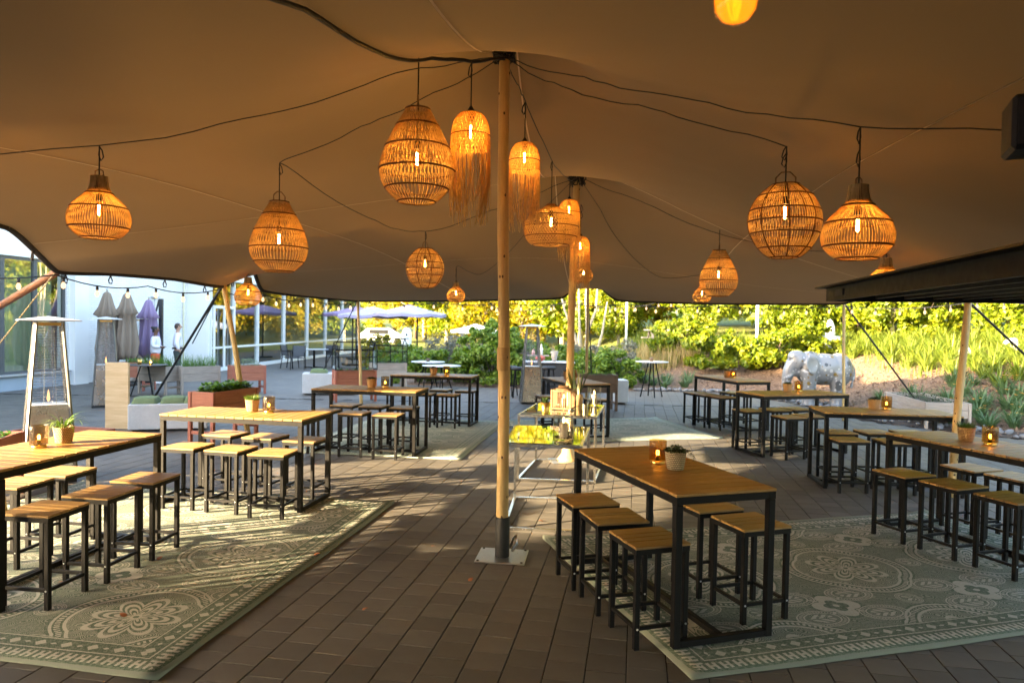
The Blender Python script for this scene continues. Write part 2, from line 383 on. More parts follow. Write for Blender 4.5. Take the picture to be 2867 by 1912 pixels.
# ------------------------------------------------------------------ rugs: woven pattern drawn with maths in rug coordinates
def mk_rug(name, w, l, cream, green, dark):
    t = NT(name); v = t.coord('Object'); sp = t.new('ShaderNodeSeparateXYZ'); t.l.new(v, sp.inputs[0]); x, y = sp.outputs[0], sp.outputs[1]; jx = t.m('MULTIPLY_ADD', t.noise(v, 70.0, 1), .008, -.004); x = t.m('ADD', x, jx); y = t.m('SUBTRACT', y, jx)
    m = t.m
    A = lambda a: m('ABSOLUTE', a); MX = lambda *q: q[0] if len(q) == 1 else m('MAXIMUM', q[0], MX(*q[1:])); MN = lambda a, b: m('MINIMUM', a, b)
    add = lambda a, b: m('ADD', a, b); sub = lambda a, b: m('SUBTRACT', a, b); mul = lambda a, b: m('MULTIPLY', a, b)
    lt = lambda a, b: m('LESS_THAN', a, b); gt = lambda a, b: m('GREATER_THAN', a, b)
    def band(a, lo, hi): return mul(gt(a, lo), lt(a, hi))
    def length(a, b): return m('SQRT', add(mul(a, a), mul(b, b)))
    ex = sub(w/2, A(x)); ey = sub(l/2, A(y)); e = MN(ex, ey)
    along = t.new('ShaderNodeMix', data_type='FLOAT'); t.l.new(lt(ex, ey), along.inputs[0]); t.l.new(x, along.inputs[2]); t.l.new(y, along.inputs[3]); s = along.outputs[0]
    # outer band of H motifs, inner band of diamonds
    fs = A(sub(m('FRACT', mul(s, 1/0.085)), 0.5)); he = A(sub(e, 0.105))
    hmot = MX(mul(band(fs, 0.12, 0.36), lt(add(he, mul(fs, 0.02)), 0.045)), mul(lt(fs, 0.2), lt(he, 0.009)))
    hmot = mul(hmot, band(e, 0.05, 0.16))
    fd = A(sub(m('FRACT', mul(s, 1/0.17)), 0.5)); fd2 = A(sub(m('FRACT', add(mul(s, 1/0.17), 0.5)), 0.5)); de = A(sub(e, 0.232))
    dia = MX(lt(add(mul(fd, 0.17), de), 0.036), lt(add(mul(fd2, 0.17), mul(de, 1.8)), 0.022)); dia = mul(dia, band(e, 0.185, 0.285))
    lines = MX(band(e, 0.170, 0.180), band(e, 0.288, 0.298))
    # field: big rosettes on a square lattice, small flowers and ovals between
    T = 1.23
    u = sub(m('FRACT', add(mul(x, 1/T), 0.5)), 0.5); q = sub(m('FRACT', add(mul(y, 1/T), 0.5)), 0.5)
    r = length(u, q); th = m('ARCTAN2', q, u); c4 = A(m('COSINE', mul(th, 4.0))); c2 = A(m('COSINE', mul(th, 2.0)))
    Rr = m('MULTIPLY_ADD', c2, 0.035, 0.30)
    ring = MX(lt(A(sub(r, Rr)), 0.0085), lt(A(sub(r, add(Rr, 0.062))), 0.0075))
    dash = mul(lt(A(sub(r, add(Rr, 0.033))), 0.013), gt(m('SINE', mul(th, 84.0)), 0.0))
    pet = gt(m('SINE', mul(sub(r, mul(c4, 0.095)), 105.0)), -0.1)
    pet = mul(pet, mul(lt(r, m('MULTIPLY_ADD', c4, 0.105, 0.165)), gt(r, 0.03)))
    core = mul(lt(r, 0.03), gt(r, 0.015))
    # corner flower
    u2 = sub(m('FRACT', mul(x, 1/T)), 0.5); q2 = sub(m('FRACT', mul(y, 1/T)), 0.5); r2 = length(u2, q2); th2 = m('ARCTAN2', q2, u2)
    fl = lt(r2, m('MULTIPLY_ADD', A(m('COSINE', mul(th2, 2.0))), 0.06, 0.085)); fin = lt(r2, m('MULTIPLY_ADD', A(m('COSINE', mul(th2, 2.0))), 0.025, 0.05))
    fl = mul(fl, sub(1.0, fin)); flc = lt(r2, 0.018)
    spl = mul(lt(r2, m('MULTIPLY_ADD', m('POWER', A(m('COSINE', mul(th2, 4.0))), 6.0), 0.15, 0.0)), gt(r2, 0.10))
    # ovals on the cell edges
    def oval(uu, qq, a, b):
        ro = m('SQRT', add(mul(mul(uu, 1/a), mul(uu, 1/a)), mul(mul(qq, 1/b), mul(qq, 1/b)))); to = m('ARCTAN2', mul(qq, 1/b), mul(uu, 1/a))
        rg = MX(lt(A(sub(ro, 0.84)), 0.040), lt(A(sub(ro, 1.16)), 0.035)); ds = mul(lt(A(sub(ro, 1.00)), 0.06), gt(m('SINE', mul(to, 46.0)), 0.0))
        leaf = mul(lt(ro, 0.62), gt(m('SINE', add(mul(A(qq), 150.0), mul(uu, 120.0))), -0.25)); leaf = mul(leaf, gt(A(qq), 0.006))
        return MX(rg, ds, leaf)
    ov = MX(oval(sub(A(u2), 0.20), sub(A(q2), 0.135), 0.125, 0.082), oval(u2, q, 0.062, 0.062), oval(u, q2, 0.062, 0.062))
    vo = t.new('ShaderNodeTexVoronoi'); vo.inputs['Scale'].default_value = 9.0; t.l.new(v, vo.inputs['Vector'])
    vs_ = m('SINE', mul(vo.outputs['Distance'], 90.0)); curl = mul(gt(vs_, 0.25), mul(gt(r2, 0.165), gt(r, add(Rr, 0.085))))
    infl = mul(mul(gt(m('SINE', mul(vo.outputs['Distance'], 70.0)), 0.3), 0.7), mul(lt(r, Rr), gt(r, 0.20)))
    field = MX(ring, dash, pet, core, fl, flc, spl, ov)
    inside = gt(e, 0.305); fine = t.noise(v, 55.0, 2)
    pat = MX(mul(field, inside), hmot, dia, lines)
    wv = t.new('ShaderNodeTexChecker'); t.l.new(v, wv.inputs['Vector']); wv.inputs['Scale'].default_value = 190.0
    hemband = lt(e, 0.035); soft = MX(mul(curl, mul(inside, 0.50)), mul(infl, inside), mul(hemband, 0.35), mul(gt(fine, 0.53), 0.22))
    dk = t.mix(wv.outputs['Fac'], dark, green)
    lightc = t.mix(mul(wv.outputs['Fac'], 0.25), cream, green)
    col = t.mix(soft, dk, lightc); col = t.mix(mul(pat, m('MULTIPLY_ADD', fine, 0.5, 0.7)), col, lightc)
    big = t.noise(v, 1.3, 3)
    t.base(t.hsv(col, v=m('MULTIPLY_ADD', big, 0.4, 0.8)), 0.9); t.bump(add(wv.outputs['Fac'], mul(pat, 0.6)), 0.35, 0.003)
    return t.mat
def rug(c, w, l, rz, label, mat=None, cols=((0.42,0.405,0.345),(0.105,0.148,0.096),(0.033,0.058,0.036))):
    mb = MB(); nx, ny = int(w/0.12), int(l/0.12); rr = random.Random(int(w*100+l*10))
    wav = lambda a: 0.006*math.sin(a*2.3)+0.004*math.sin(a*6.1+1)
    top = []
    for j in range(ny+1):
        for i in range(nx+1):
            x = -w/2+w*i/nx; y = -l/2+l*j/ny; ed = (i in (0,nx)) or (j in (0,ny))
            mb.v.append((x+(wav(y) if i in (0,nx) else 0), y+(wav(x) if j in (0,ny) else 0), 0.011+(0.003*math.sin(x*3+y*2) if not ed else 0.004*math.sin((x+y)*2.2)**2)+.022*max(0,1-math.hypot(w/2-abs(x),l/2-abs(y))/.22)**2))
    for j in range(ny):
        for i in range(nx): a = j*(nx+1)+i; mb.face((a, a+1, a+nx+2, a+nx+1))
    n = len(mb.v); rim = [i for i in range(nx+1)]+[j*(nx+1)+nx for j in range(1, ny+1)]+[ny*(nx+1)+i for i in range(nx-1,-1,-1)]+[j*(nx+1) for j in range(ny-1,0,-1)]
    for i in rim: x, y, z = mb.v[i]; mb.v.append((x, y, 0.001))
    k = len(rim)
    for i in range(k): j = (i+1) % k; mb.face((rim[i], n+i, n+j, rim[j]))
    o = part('rug', mb, mk_rug('rug_weave', w, l, *cols), None, True, (c[0], c[1], 0.003), rz); tag(o, label, 'rug', 'green patterned outdoor rugs'); return o
def corner_rug(corner, w, l, rz, sx, sy, label, **k):
    """corner = world xy of the (sx,sy) corner in rug axes"""
    cx, cy = -sx*w/2, -sy*l/2; c, s = math.cos(rz), math.sin(rz)
    rug((corner[0]+cx*c-cy*s, corner[1]+cx*s+cy*c), w, l, rz, label, **k)

corner_rug((-1.83,3.66), 3.7, 3.75, R(-9.8), 1, -1, 'green and cream patterned rug under the two left tables')
corner_rug((0.30,6.20), 4.2, 2.55, R(16), -1, 1, 'green and cream patterned rug under the table right of the main pole')
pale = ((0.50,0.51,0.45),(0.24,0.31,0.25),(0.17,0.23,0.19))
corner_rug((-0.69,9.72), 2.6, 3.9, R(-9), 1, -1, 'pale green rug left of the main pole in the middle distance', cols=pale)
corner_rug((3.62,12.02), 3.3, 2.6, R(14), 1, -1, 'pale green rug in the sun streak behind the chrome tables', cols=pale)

# ------------------------------------------------------------------ tables and stools
TL, TW, TH = 1.545, 0.693, 0.911
def make_table():
    t = thing('bar_table', '', 'table', group='slatted bar tables')
    b = 0.045
    n = 15; sw = TL/n
    mb = MB().box((0,0,0), (sw-0.0065, TW, 0.018), bev=0.003); me = mb.mesh('slat', M['slat'])
    for i in range(n): obj('slat', me, t, (-TL/2+sw*(i+.5), 0, TH-0.009))
    fr = MB()
    fr.box((0,-TW/2+b/2+.004,TH-.018-.0235), (TL-.012, b, .045)).box((0,TW/2-b/2-.004,TH-.018-.0235), (TL-.012, b, .045))
    for sx in (-1,1): fr.box((sx*(TL/2-b/2-.006),0,TH-.018-.0235), (b-.002, TW-2*b-.01, .043))
    part('apron', fr, M['black'], t)
    leg = MB().box((0,0,0), (b, b, TH-.066-.001), bev=.003).mesh('leg', M['black'])
    for sx in (-1,1):
        for sy in (-1,1): obj('leg', leg, t, (sx*(TL/2-b/2-.006), sy*(TW/2-b/2-.004), (TH-.066)/2))
    fb = MB().box((0,0,0), (b-.002, TW-2*b-.010, .04), bev=.003).mesh('floor_bar', M['black'])
    for sx in (-1,1): obj('floor_bar', fb, t, (sx*(TL/2-b/2-.006), 0, .0225))
    part('stretcher', MB().box((0,0,.0225), (TL-2*b-.014, .04, .038), bev=.003), M['black'], t)
    return t
def make_stool():
    t = thing('bar_stool', '', 'stool', group='slatted bar stools')
    S, H, b = 0.365, 0.61, 0.033
    ws = [0.107, 0.0657, 0.0657, 0.107]; g = (S-sum(ws))/3; y = -S/2
    for w_ in ws:
        part('slat', MB().box((0,0,0), (S, w_, .016), bev=.003), M['slat_s'], t, False, (0, y+w_/2, H-.008)); y += w_+g
    f = MB()
    for s in (-1,1): f.box((0, s*(S/2-.014), H-.032), (S-.008, .020, .031)).box((s*(S/2-.014), 0, H-.032), (.020, S-.05, .030))
    part('seat_frame', f, M['black'], t)
    leg = MB().box((0,0,0), (b,b,H-.0485), bev=.003).mesh('leg', M['black'])
    st1 = MB().box((0,0,0), (S-2*b-.012,.022,.022), bev=.002).mesh('stretcher', M['black'])
    for sx in (-1,1):
        for sy in (-1,1):
            obj('leg', leg, t, (sx*(S/2-b/2-.005), sy*(S/2-b/2-.005), (H-.0485)/2))
    for k in range(4):
        a = k*math.pi/2; obj('stretcher', st1, t, (math.sin(a)*(S/2-b/2-.005), -math.cos(a)*(S/2-b/2-.005), .125), a)
    bolt = MB().lathe([(0.0065,0),(0.0065,.003),(0.001,.006)], 8).mesh('bolt', M['steel'], True)
    for sx in (-1,1):
        for sy in (-1,1):
            o = obj('bolt', bolt, t, (sx*(S/2-b/2-.005), sy*(S/2-.0055), .125)); o.rotation_euler = (-sy*math.pi/2, 0, 0)
    return t

TAB = {  # corner(0,0) x, y, yaw, description
 'L1': (-3.199,4.412,1.3945,'the table cut off by the left edge'),
 'L2': (-3.549,7.123,-.1678,'the sunlit table left of the main pole'),
 'L3': (-2.849,10.043,-.1431,'the second table back on the left'),
 'L4': (-2.250,13.074,-.1774,'the farthest table on the left'),
 'R1': (1.632,4.288,1.8808,'the nearest table right of the main pole'),
 'R2': (3.620,6.816,-1.2860,'the table cut off by the right edge'),
 'R3': (3.734,8.386,-.1263,'the table just beyond the right-edge table'),
 'R4': (3.697,10.327,.3036,'the table in front of the elephant'),
 'R5': (3.680,14.244,-1.3068,'the farthest table on the right'),
 'C':  (0.567,13.174,-1.2804,'the table behind the chrome tables')}
TDESC = {'L1': 'slatted wood table with black frame cut off by the left edge of the photo',
 'L2': 'sunlit slatted wood table with black frame between the concrete bench and the main pole',
 'L3': 'slatted wood table with black frame in front of the white concrete bench',
 'L4': 'pale topped slatted table in front of the leafy hedge, farthest on the left',
 'R1': 'long slatted wood table with black frame in the right foreground, nearest the camera',
 'R2': 'slatted wood table with black frame cut off by the right edge under the dark canopy',
 'R3': 'slatted wood table with black frame in front of the weathered raised bed',
 'R4': 'slatted wood table with black frame in front of the silver elephant',
 'R5': 'slatted wood table with black frame on the pale rug, farthest on the right',
 'C': 'slatted wood table with black frame behind the chrome glass-topped tables'}
def tpt(k, a, b):
    x, y, yaw, _ = TAB[k]; c, s = math.cos(yaw), math.sin(yaw); return (x+a*c-b*s, y+a*s+b*c)
t0 = make_table(); first = True
for k, (x, y, yaw, d) in TAB.items():
    c = tpt(k, TL/2, TW/2); z = 0.014 if k in ('L1','L2','L3','R1','R5') else 0.002
    if first: t0.location = (*c, z); t0.rotation_euler = (0,0,yaw); t0['label'] = TDESC[k]; first = False
    else: dup(t0, (*c, z), yaw, TDESC[k])
STOOLS = [ # x, y, yaw(deg), table, place
 (-3.08,4.67,-8,'L1','nearest the camera at '), (-2.97,5.14,-8,'L1','middle of the right-hand row at '), (-2.90,5.62,-7,'L1','at the far right corner of '),
 (-3.78,5.38,-7,'L1','behind, at the photo edge beside '), (-3.69,5.80,-7,'L1','far side, second along at '),
 (-3.23,7.07,-10,'L2','front row left at '), (-2.75,6.96,-12,'L2','front row middle at '), (-2.28,6.81,-7,'L2','front row right at '),
 (-3.17,7.87,-14,'L2','back row left at '), (-2.68,7.73,-14,'L2','back row middle at '), (-2.19,7.57,-12,'L2','back row right at '),
 (-2.66,10.05,-10,'L3','front row left at '), (-2.20,9.96,-10,'L3','front row middle at '), (-1.70,9.83,-9,'L3','front row right at '),
 (-2.51,10.78,-12,'L3','back row left at '), (-2.07,10.69,-12,'L3','back row middle at '), (-1.59,10.58,-10,'L3','back row right at '),
 (-1.12,12.72,-10,'L4','front row right at '), (-1.58,12.80,-8,'L4','front row middle at '), (-1.35,13.62,-12,'L4','back row middle at '), (-0.86,13.52,-9,'L4','back row right at '), (-2.05,12.9,-9,'L4','front row left at '),
 (0.58,5.22,16,'R1','farthest of the left-hand row at '), (0.71,4.78,14,'R1','middle of the left-hand row at '), (0.86,4.31,18,'R1','nearest of the left-hand row at '),
 (1.43,5.08,19,'R1','farthest of the right-hand row at '), (1.60,4.66,19,'R1','nearest of the right-hand row at '),
 (3.59,6.42,19,'R2','farthest of the near row at '), (3.77,5.99,20,'R2','middle of the near row at '), (3.95,5.53,18,'R2','nearest of the near row at '),
 (4.40,6.72,18,'R2','far row, first along at '), (4.56,6.33,20,'R2','far row, second along at '),
 (3.98,8.33,2,'R3','front row left at '), (4.50,8.26,2,'R3','front row middle at '), (5.0,8.18,0,'R3','front row right at '), (4.14,8.94,2,'R3','back row left at '), (4.63,8.98,3,'R3','back row middle at '), (5.1,9.0,3,'R3','back row right at '),
 (3.74,11.10,19,'R4','back row left at '), (4.08,10.36,19,'R4','front row left at '), (4.47,10.56,16,'R4','front row right at '), (4.22,11.27,17,'R4','back row middle at '), (4.62,11.43,19,'R4','back row right at '),
 (3.60,13.72,18,'R5','farthest of the left-hand row at '), (3.73,13.40,18,'R5','middle of the left-hand row at '), (3.91,13.04,20,'R5','nearest of the left-hand row at '), (4.38,13.98,18,'R5','farthest of the right-hand row at '),(4.55,13.5,18,'R5','middle of the right-hand row at '),
 (0.66,12.73,17,'C','left-hand side of '), (1.50,12.35,17,'C','right-hand side of ')]
s0 = make_stool(); first = True
for x, y, yaw, k, pl in STOOLS:
    lab = 'slatted stool, ' + pl + TAB[k][3]; z = 0.014 if (k in ('L1','L2','R5') or (k == 'L3' and y > 10) or (k == 'R1' and x > 1)) else 0.001
    if first: s0.location = (x,y,z); s0.rotation_euler = (0,0,R(yaw)); s0['label'] = lab; first = False
    else: dup(s0, (x,y,z), R(yaw), lab)

# ------------------------------------------------------------------ pots and candle glasses on the tables
M['grassleaf'] = leafmat('pot_grass', [(0.035,0.075,0.012),(0.075,0.14,0.02),(0.13,0.19,0.03)], 0.3)
M['darkleaf'] = leafmat('dark_pot_leaf', [(0.012,0.030,0.008),(0.03,0.06,0.014),(0.055,0.09,0.022)], 0.25)
M['spiderleaf'] = leafmat('spider_leaf', [(0.05,0.11,0.015),(0.11,0.20,0.03),(0.25,0.32,0.08)], 0.3)
M['snakeleaf'] = leafmat('snake_leaf', [(0.035,0.06,0.018),(0.07,0.095,0.03),(0.20,0.19,0.05)], 0.15)
M['herb'] = leafmat('herb_leaf', [(0.04,0.10,0.012),(0.08,0.18,0.02),(0.13,0.25,0.035)], 0.35)
M['palegreen'] = leafmat('sage_leaf', [(0.10,0.15,0.08),(0.17,0.23,0.13),(0.24,0.30,0.17)], 0.3)
def blade(mb, base, az, L, w, droop, k=5, lift=1.2):
    """a bent strip leaf"""
    p = Vector(base); d = Vector((math.cos(az), math.sin(az), 0)); side = Vector((-math.sin(az), math.cos(az), 0)); el = lift; pts = []
    for i in range(k+1):
        t_ = i/k; ww = w*(1-t_**2.2)*(0.55+0.9*min(t_*2.5, 0.5)); pts.append((p.copy(), ww))
        p = p + (d*math.cos(el)+Vector((0,0,1))*math.sin(el))*(L/k); el -= droop/k
    n = len(mb.v)
    for q, ww in pts: mb.v.append(tuple(q-side*ww)); mb.v.append(tuple(q+side*ww))
    for i in range(k): mb.face((n+2*i, n+2*i+1, n+2*i+3, n+2*i+2))
def make_pot(kind, rad=0.072, h=0.125, pm='basket', seed=1):
    t = thing('potted_plant', '', 'plant', group='small potted plants on the tables'); rr = random.Random(seed)
    prof = [(rad*.74,0),(rad*.80,.01),(rad*.92,h*.55),(rad,h-.006),(rad*1.04,h),(rad*.97,h+.001),(rad*.93,h-.012),(rad*.3,h-.014)]
    part('pot', MB().lathe(prof, 28), M[pm], t, True)
    part('soil', MB().lathe([(rad*.90,h-.016),(0.001,h-.010)], 16, caps=False), M['soil'], t)
    mb = MB()
    if kind == 'spider':
        for i in range(46):
            a = rr.uniform(0,6.28); blade(mb, (math.cos(a)*rad*.3, math.sin(a)*rad*.3, h-.012), a+rr.uniform(-.4,.4), rr.uniform(.10,.22), .0055, rr.uniform(1.4,3.2), 7, rr.uniform(.8,1.5))
        mat = M['spiderleaf']
    elif kind == 'grass':
        for i in range(260):
            a = rr.uniform(0,6.28); q = rad*.92*math.sqrt(rr.random()); blade(mb, (math.cos(a)*q, math.sin(a)*q, h-.014), a+rr.uniform(-.9,.9), rr.uniform(.035,.085), .0026, rr.uniform(.1,1.1), 3, rr.uniform(.9,1.5))
        mat = M['grassleaf']
    elif kind == 'mound':
        for i in range(420):
            a = rr.uniform(0,6.28); q = rad*math.sqrt(rr.random()); z = h-.012+.035*(1-(q/rad)**2)*rr.uniform(.3,1.1)
            blade(mb, (math.cos(a)*q, math.sin(a)*q, z), rr.uniform(0,6.28), rr.uniform(.012,.022), .006, .6, 2, rr.uniform(.1,1.2))
        mat = M['darkleaf']
    else:  # trailing
        for i in range(480):
            a = rr.uniform(0,6.28); q = rad*1.06*math.sqrt(rr.random()); z = h-.008+.045*(1-(q/rad/1.15)**2)*rr.uniform(.2,1.1)
            blade(mb, (math.cos(a)*q, math.sin(a)*q, z), rr.uniform(0,6.28), rr.uniform(.010,.02), .006, .7, 2, rr.uniform(0,1.1))
        for i in range(5):
            a = -0.5+rr.uniform(-.6,.6)
            for j in range(16):
                f = j/16; q = rad*(1+.9*f); z = h+.01-.08*f*f
                blade(mb, (math.cos(a)*q, math.sin(a)*q, z), rr.uniform(0,6.28), .014, .006, .6, 2, rr.uniform(-.3,.8))
        mat = M['darkleaf']
    part('foliage', mb, mat, t)
    return t
def make_candle(mat, rad=0.062, h=0.165):
    t = thing('candle_glass', '', 'candle holder', group='glass candle holders on the tables')
    part('base', MB().lathe([(rad*.78,0),(rad*.80,.003),(rad*.80,.017),(rad*.76,.020)], 28), M['brass'], t, True)
    part('glass', MB().lathe([(rad*.90,.021),(rad,.026),(rad,h-.004),(rad*.985,h),(rad*.95,h-.003),(rad*.95,.030),(.002,.028)], 36, wob=lambda i, a: .012*math.sin(a*9+i*1.3), caps=False), M[mat], t, True)
    part('socket', MB().lathe([(.014,.022),(.016,.026),(.012,.046)], 12), M['rubber'], t, True)
    b = part('bulb', MB().lathe([(.009,.0465),(.020,.066),(.023,.083),(.018,.100),(.004,.108)], 14), M['bulbglass'], t, True)
    part('filament', MB().tube([(-.006,0,.058),(-.008,0,.088),(0,.005,.092),(.008,0,.088),(.006,0,.058)], .0028, 5), M['led'], b)
    return t
PG = {'L1':((-3.42,5.40),(-3.47,5.19),'spider','basket','smoke'), 'L2':((-2.72,7.43),(-2.53,7.38),'grass','basket','smoke'), 'L3':((-2.06,10.41),(-1.85,10.37),'mound','basket_ply','smoke'),
 'L4':((-1.47,13.33),(-1.22,13.27),'mound','basket_ply','amber'), 'R1':((1.13,4.81),(1.05,5.01),'trail','basket_pale','amber'), 'R2':((4.11,6.36),(4.19,6.16),'grassdark','basket','amber'),
 'R3':((4.51,8.77),(4.67,8.78),'mound','basket','amber'), 'R4':((4.30,11.0),(4.51,11.09),'mound','basket_ply','amber'), 'R5':((4.22,13.82),(4.30,13.70),'mound','basket_ply','amber'), 'C':((1.02,12.95),(1.13,12.80),'mound','basket_ply','amber')}
LOOK = {'spider':'drooping strap leaves', 'grass':'a bright green grass tuft', 'mound':'low dark green foliage', 'trail':'trailing small dark leaves', 'grassdark':'a dark green grass tuft'}
for i, (k, (p, g, kind, pm, gm)) in enumerate(PG.items()):
    z = TH + (0.0145 if k in ('L1','L2','L3','R1','R5') else 0.0025)
    o = make_pot('grass' if kind == 'grassdark' else kind, pm=pm, seed=i+3)
    if kind == 'grassdark': o.children[2].data.materials[0] = M['darkleaf']
    o.location = (*p, z); o.rotation_euler = (0,0,i*.7 if kind != 'trail' else 0); o['label'] = 'pot with ' + LOOK[kind] + ' on ' + TAB[k][3]
    c = make_candle(gm); c.location = (*g, z); c['label'] = ('smoky' if gm == 'smoke' else 'amber') + ' ribbed candle glass on ' + TAB[k][3]
# ------------------------------------------------------------------ ground: patio, pavers, banks
EDGE = [(40,4),(14,8.2),(9.4,12.2),(7.4,14.7),(7.15,18.0),(5.9,20.5),(3.4,20.55),(0,20.6),(-3.4,21.3),(-3.9,24),(-4.2,47),(-22,47),(-22,-25),(40,-25)]
EX = np.array(EDGE)
def inside(px, py):
    px = np.asarray(px, float); py = np.asarray(py, float); r = np.zeros(px.shape, bool); n = len(EX)
    for i in range(n):
        x1, y1 = EX[i]; x2, y2 = EX[(i+1) % n]
        c = ((y1 > py) != (y2 > py)); xx = (x2-x1)*(py-y1)/((y2-y1) if abs(y2-y1) > 1e-9 else 1e-9)+x1
        r ^= (c & (px < xx))
    return r
def edist(px, py):
    px = np.asarray(px, float); py = np.asarray(py, float); d = np.full(px.shape, 1e9); n = len(EX)
    for i in range(n):
        a = EX[i]; b = EX[(i+1) % n]; ab = b-a; t_ = np.clip(((px-a[0])*ab[0]+(py-a[1])*ab[1])/(ab@ab), 0, 1)
        d = np.minimum(d, np.hypot(px-a[0]-t_*ab[0], py-a[1]-t_*ab[1]))
    return d
def hz(px, py):
    px = np.asarray(px, float); py = np.asarray(py, float); ins = inside(px, py); d = edist(px, py)
    wr = np.clip((px-4.0)/3.5, 0, 1); wr = wr*wr*(3-2*wr)
    s = np.clip((d-.5)/6.5, 0, 1); s = s*s*(3-2*s)
    bank = 1.45*s + 0.055*np.clip(d-6, 0, 60); flat = 0.05*np.clip(d, 0, 40)
    z = wr*bank + (1-wr)*flat + 0.03*np.sin(px*1.7)*np.sin(py*1.3)*np.clip(d, 0, 1)
    return np.where(ins, -0.06, np.maximum(z, 0)-0.012)
def mk_ground():
    t = NT('garden_ground'); v = t.coord('Object'); sp = t.new('ShaderNodeSeparateXYZ'); t.l.new(v, sp.inputs[0])
    vo = t.new('ShaderNodeTexVoronoi'); vo.inputs['Scale'].default_value = 26; t.l.new(t.mapping(v, (1,1.7,1)), vo.inputs['Vector'])
    chips = t.ramp(vo.outputs['Color'], [(0.1,(0.085,0.045,0.026)),(0.5,(0.17,0.10,0.062)),(0.9,(0.30,0.20,0.125))])
    n = t.noise(v, 60, 3); chips = t.hsv(chips, v=t.m('MULTIPLY_ADD', n, 0.8, 0.6))
    grass = t.ramp(t.noise(v, 6, 5, 0.7), [(0.3,(0.06,0.09,0.012)),(0.55,(0.13,0.15,0.02)),(0.75,(0.24,0.20,0.06))])
    far = t.m('GREATER_THAN', sp.outputs[1], t.m('MULTIPLY_ADD', t.noise(v, 1.2, 3), 3.0, 22.0)); leftish = t.m('LESS_THAN', sp.outputs[0], t.m('MULTIPLY_ADD', t.noise(v, 1.4, 3), 2.0, 4.0))
    t.base(t.mix(t.m('MAXIMUM', t.m('MULTIPLY', far, leftish), t.m('GREATER_THAN', sp.outputs[1], 27.0)), chips, grass), 0.9); t.bump(t.m('ADD', vo.outputs['Distance'], n), 0.8, 0.03); return t.mat
xs = np.concatenate([np.linspace(-220,-24,14), np.linspace(-22,30,131), np.linspace(33,220,14)]); ys = np.concatenate([np.linspace(-160,-26,8), np.linspace(-25,8,12), np.linspace(8.4,40,106), np.linspace(42,300,22)])
GX, GY = np.meshgrid(xs, ys); GZ = hz(GX, GY)
V = np.stack([GX.ravel(), GY.ravel(), GZ.ravel()], 1); nx = len(xs); ny = len(ys)
I = (np.arange(ny-1)[:,None]*nx+np.arange(nx-1)[None,:]).ravel(); F = np.stack([I, I+1, I+nx+1, I+nx], 1)
g = obj('ground', fast_mesh('ground', V, F, mk_ground(), smooth=True)); g['kind'] = 'structure'

pat = MB(); pat.v = [(x, y, -0.014) for x, y in EDGE]; pat.face(tuple(range(len(EDGE))))
patio = struct('patio', pat, M['bed'])
# far sheet of paving where single pavers can no longer be told apart
def clip_poly(poly, f):
    out = []
    for i in range(len(poly)):
        a, b = poly[i], poly[(i+1) % len(poly)]; fa, fb = f(a), f(b)
        if fa >= 0: out.append(a)
        if fa*fb < 0: k = fa/(fa-fb); out.append((a[0]+(b[0]-a[0])*k, a[1]+(b[1]-a[1])*k))
    return out
YF = 17.0
fp = clip_poly(EDGE, lambda p: p[1]-YF); mb = MB(); mb.v = [(x, y, -0.002) for x, y in fp]; mb.face(tuple(range(len(fp)))); part('far_paving', mb, M['paving_sheet'], patio)
ca, sa = math.cos(PAV_ANG), math.sin(PAV_ANG); LU, LW = 0.208, 0.222
pavs = []
rp = random.Random(3)
offs = {}
for i in range(-110, 110):
    o_ = (0.5 if i % 2 else 0.0) + rp.uniform(-.12,.12)
    for j in range(-20, 150):
        a, b = (i+.5)*LW-0.24, (j+o_)*LU
        x, y = a*ca+b*sa, -a*sa+b*ca
        if y < 1.6 or y > YF+.1 or abs(x) > 0.86*y+1.6: continue
        pavs.append((x, y))
PX = np.array(pavs); ok = inside(PX[:,0], PX[:,1]) & (edist(PX[:,0], PX[:,1]) > 0.1) & (PX[:,1] < YF-.1) ; PX = PX[ok]
vis = (np.abs(PX[:,0]) < 0.735*PX[:,1]+.1) & (PX[:,1] > 3.55)
rugbox = [((-1.83,3.66), -9.8, 1, -1, 3.7, 3.75), ((0.30,6.20), 16, -1, 1, 4.2, 2.55)]
hid = np.zeros(len(PX), bool)
for cxy, dg, sx, sy, w_, l_ in rugbox:
    c_, s_ = math.cos(R(dg)), math.sin(R(dg)); dx = PX[:,0]-cxy[0]; dy = PX[:,1]-cxy[1]; u_ = (dx*c_+dy*s_)*-sx; v_ = (-dx*s_+dy*c_)*-sy
    hid |= (u_ > .15) & (u_ < w_-.15) & (v_ > .15) & (v_ < l_-.15)
order = np.argsort(np.where(vis & ~hid, np.hypot(PX[:,0], PX[:,1]), 1e6)); near = set(order[:300].tolist())
hx, hy, bv = (LW-.007)/2, (LU-.0045)/2, .0018
def pav_verts(rr):
    tl = [rr.gauss(0,.0004) for _ in range(4)]; b0 = rr.gauss(0,.0004)
    Q = [(-hx,-hy),(hx,-hy),(hx,hy),(-hx,hy)]; P = []
    for k, (x, y) in enumerate(Q): P.append((x*(1-bv/hx), y*(1-bv/hy), b0+tl[k]))
    for k, (x, y) in enumerate(Q): P.append((x, y, b0+tl[k]-.0018))
    for x, y in Q: P.append((x, y, -.016))
    return P
PF = [(0,1,2,3)]+[(4+i,4+(i+1)%4,(i+1)%4,i) for i in range(4)]+[(8+i,8+(i+1)%4,4+(i+1)%4,4+i) for i in range(4)]
variants = []
for k in range(6):
    mb = MB(); mb.v = pav_verts(rp); mb.f = list(PF); mb.m = [0]*9; variants.append(mb.mesh('paver', M['paver']))
BV, BF = [], []
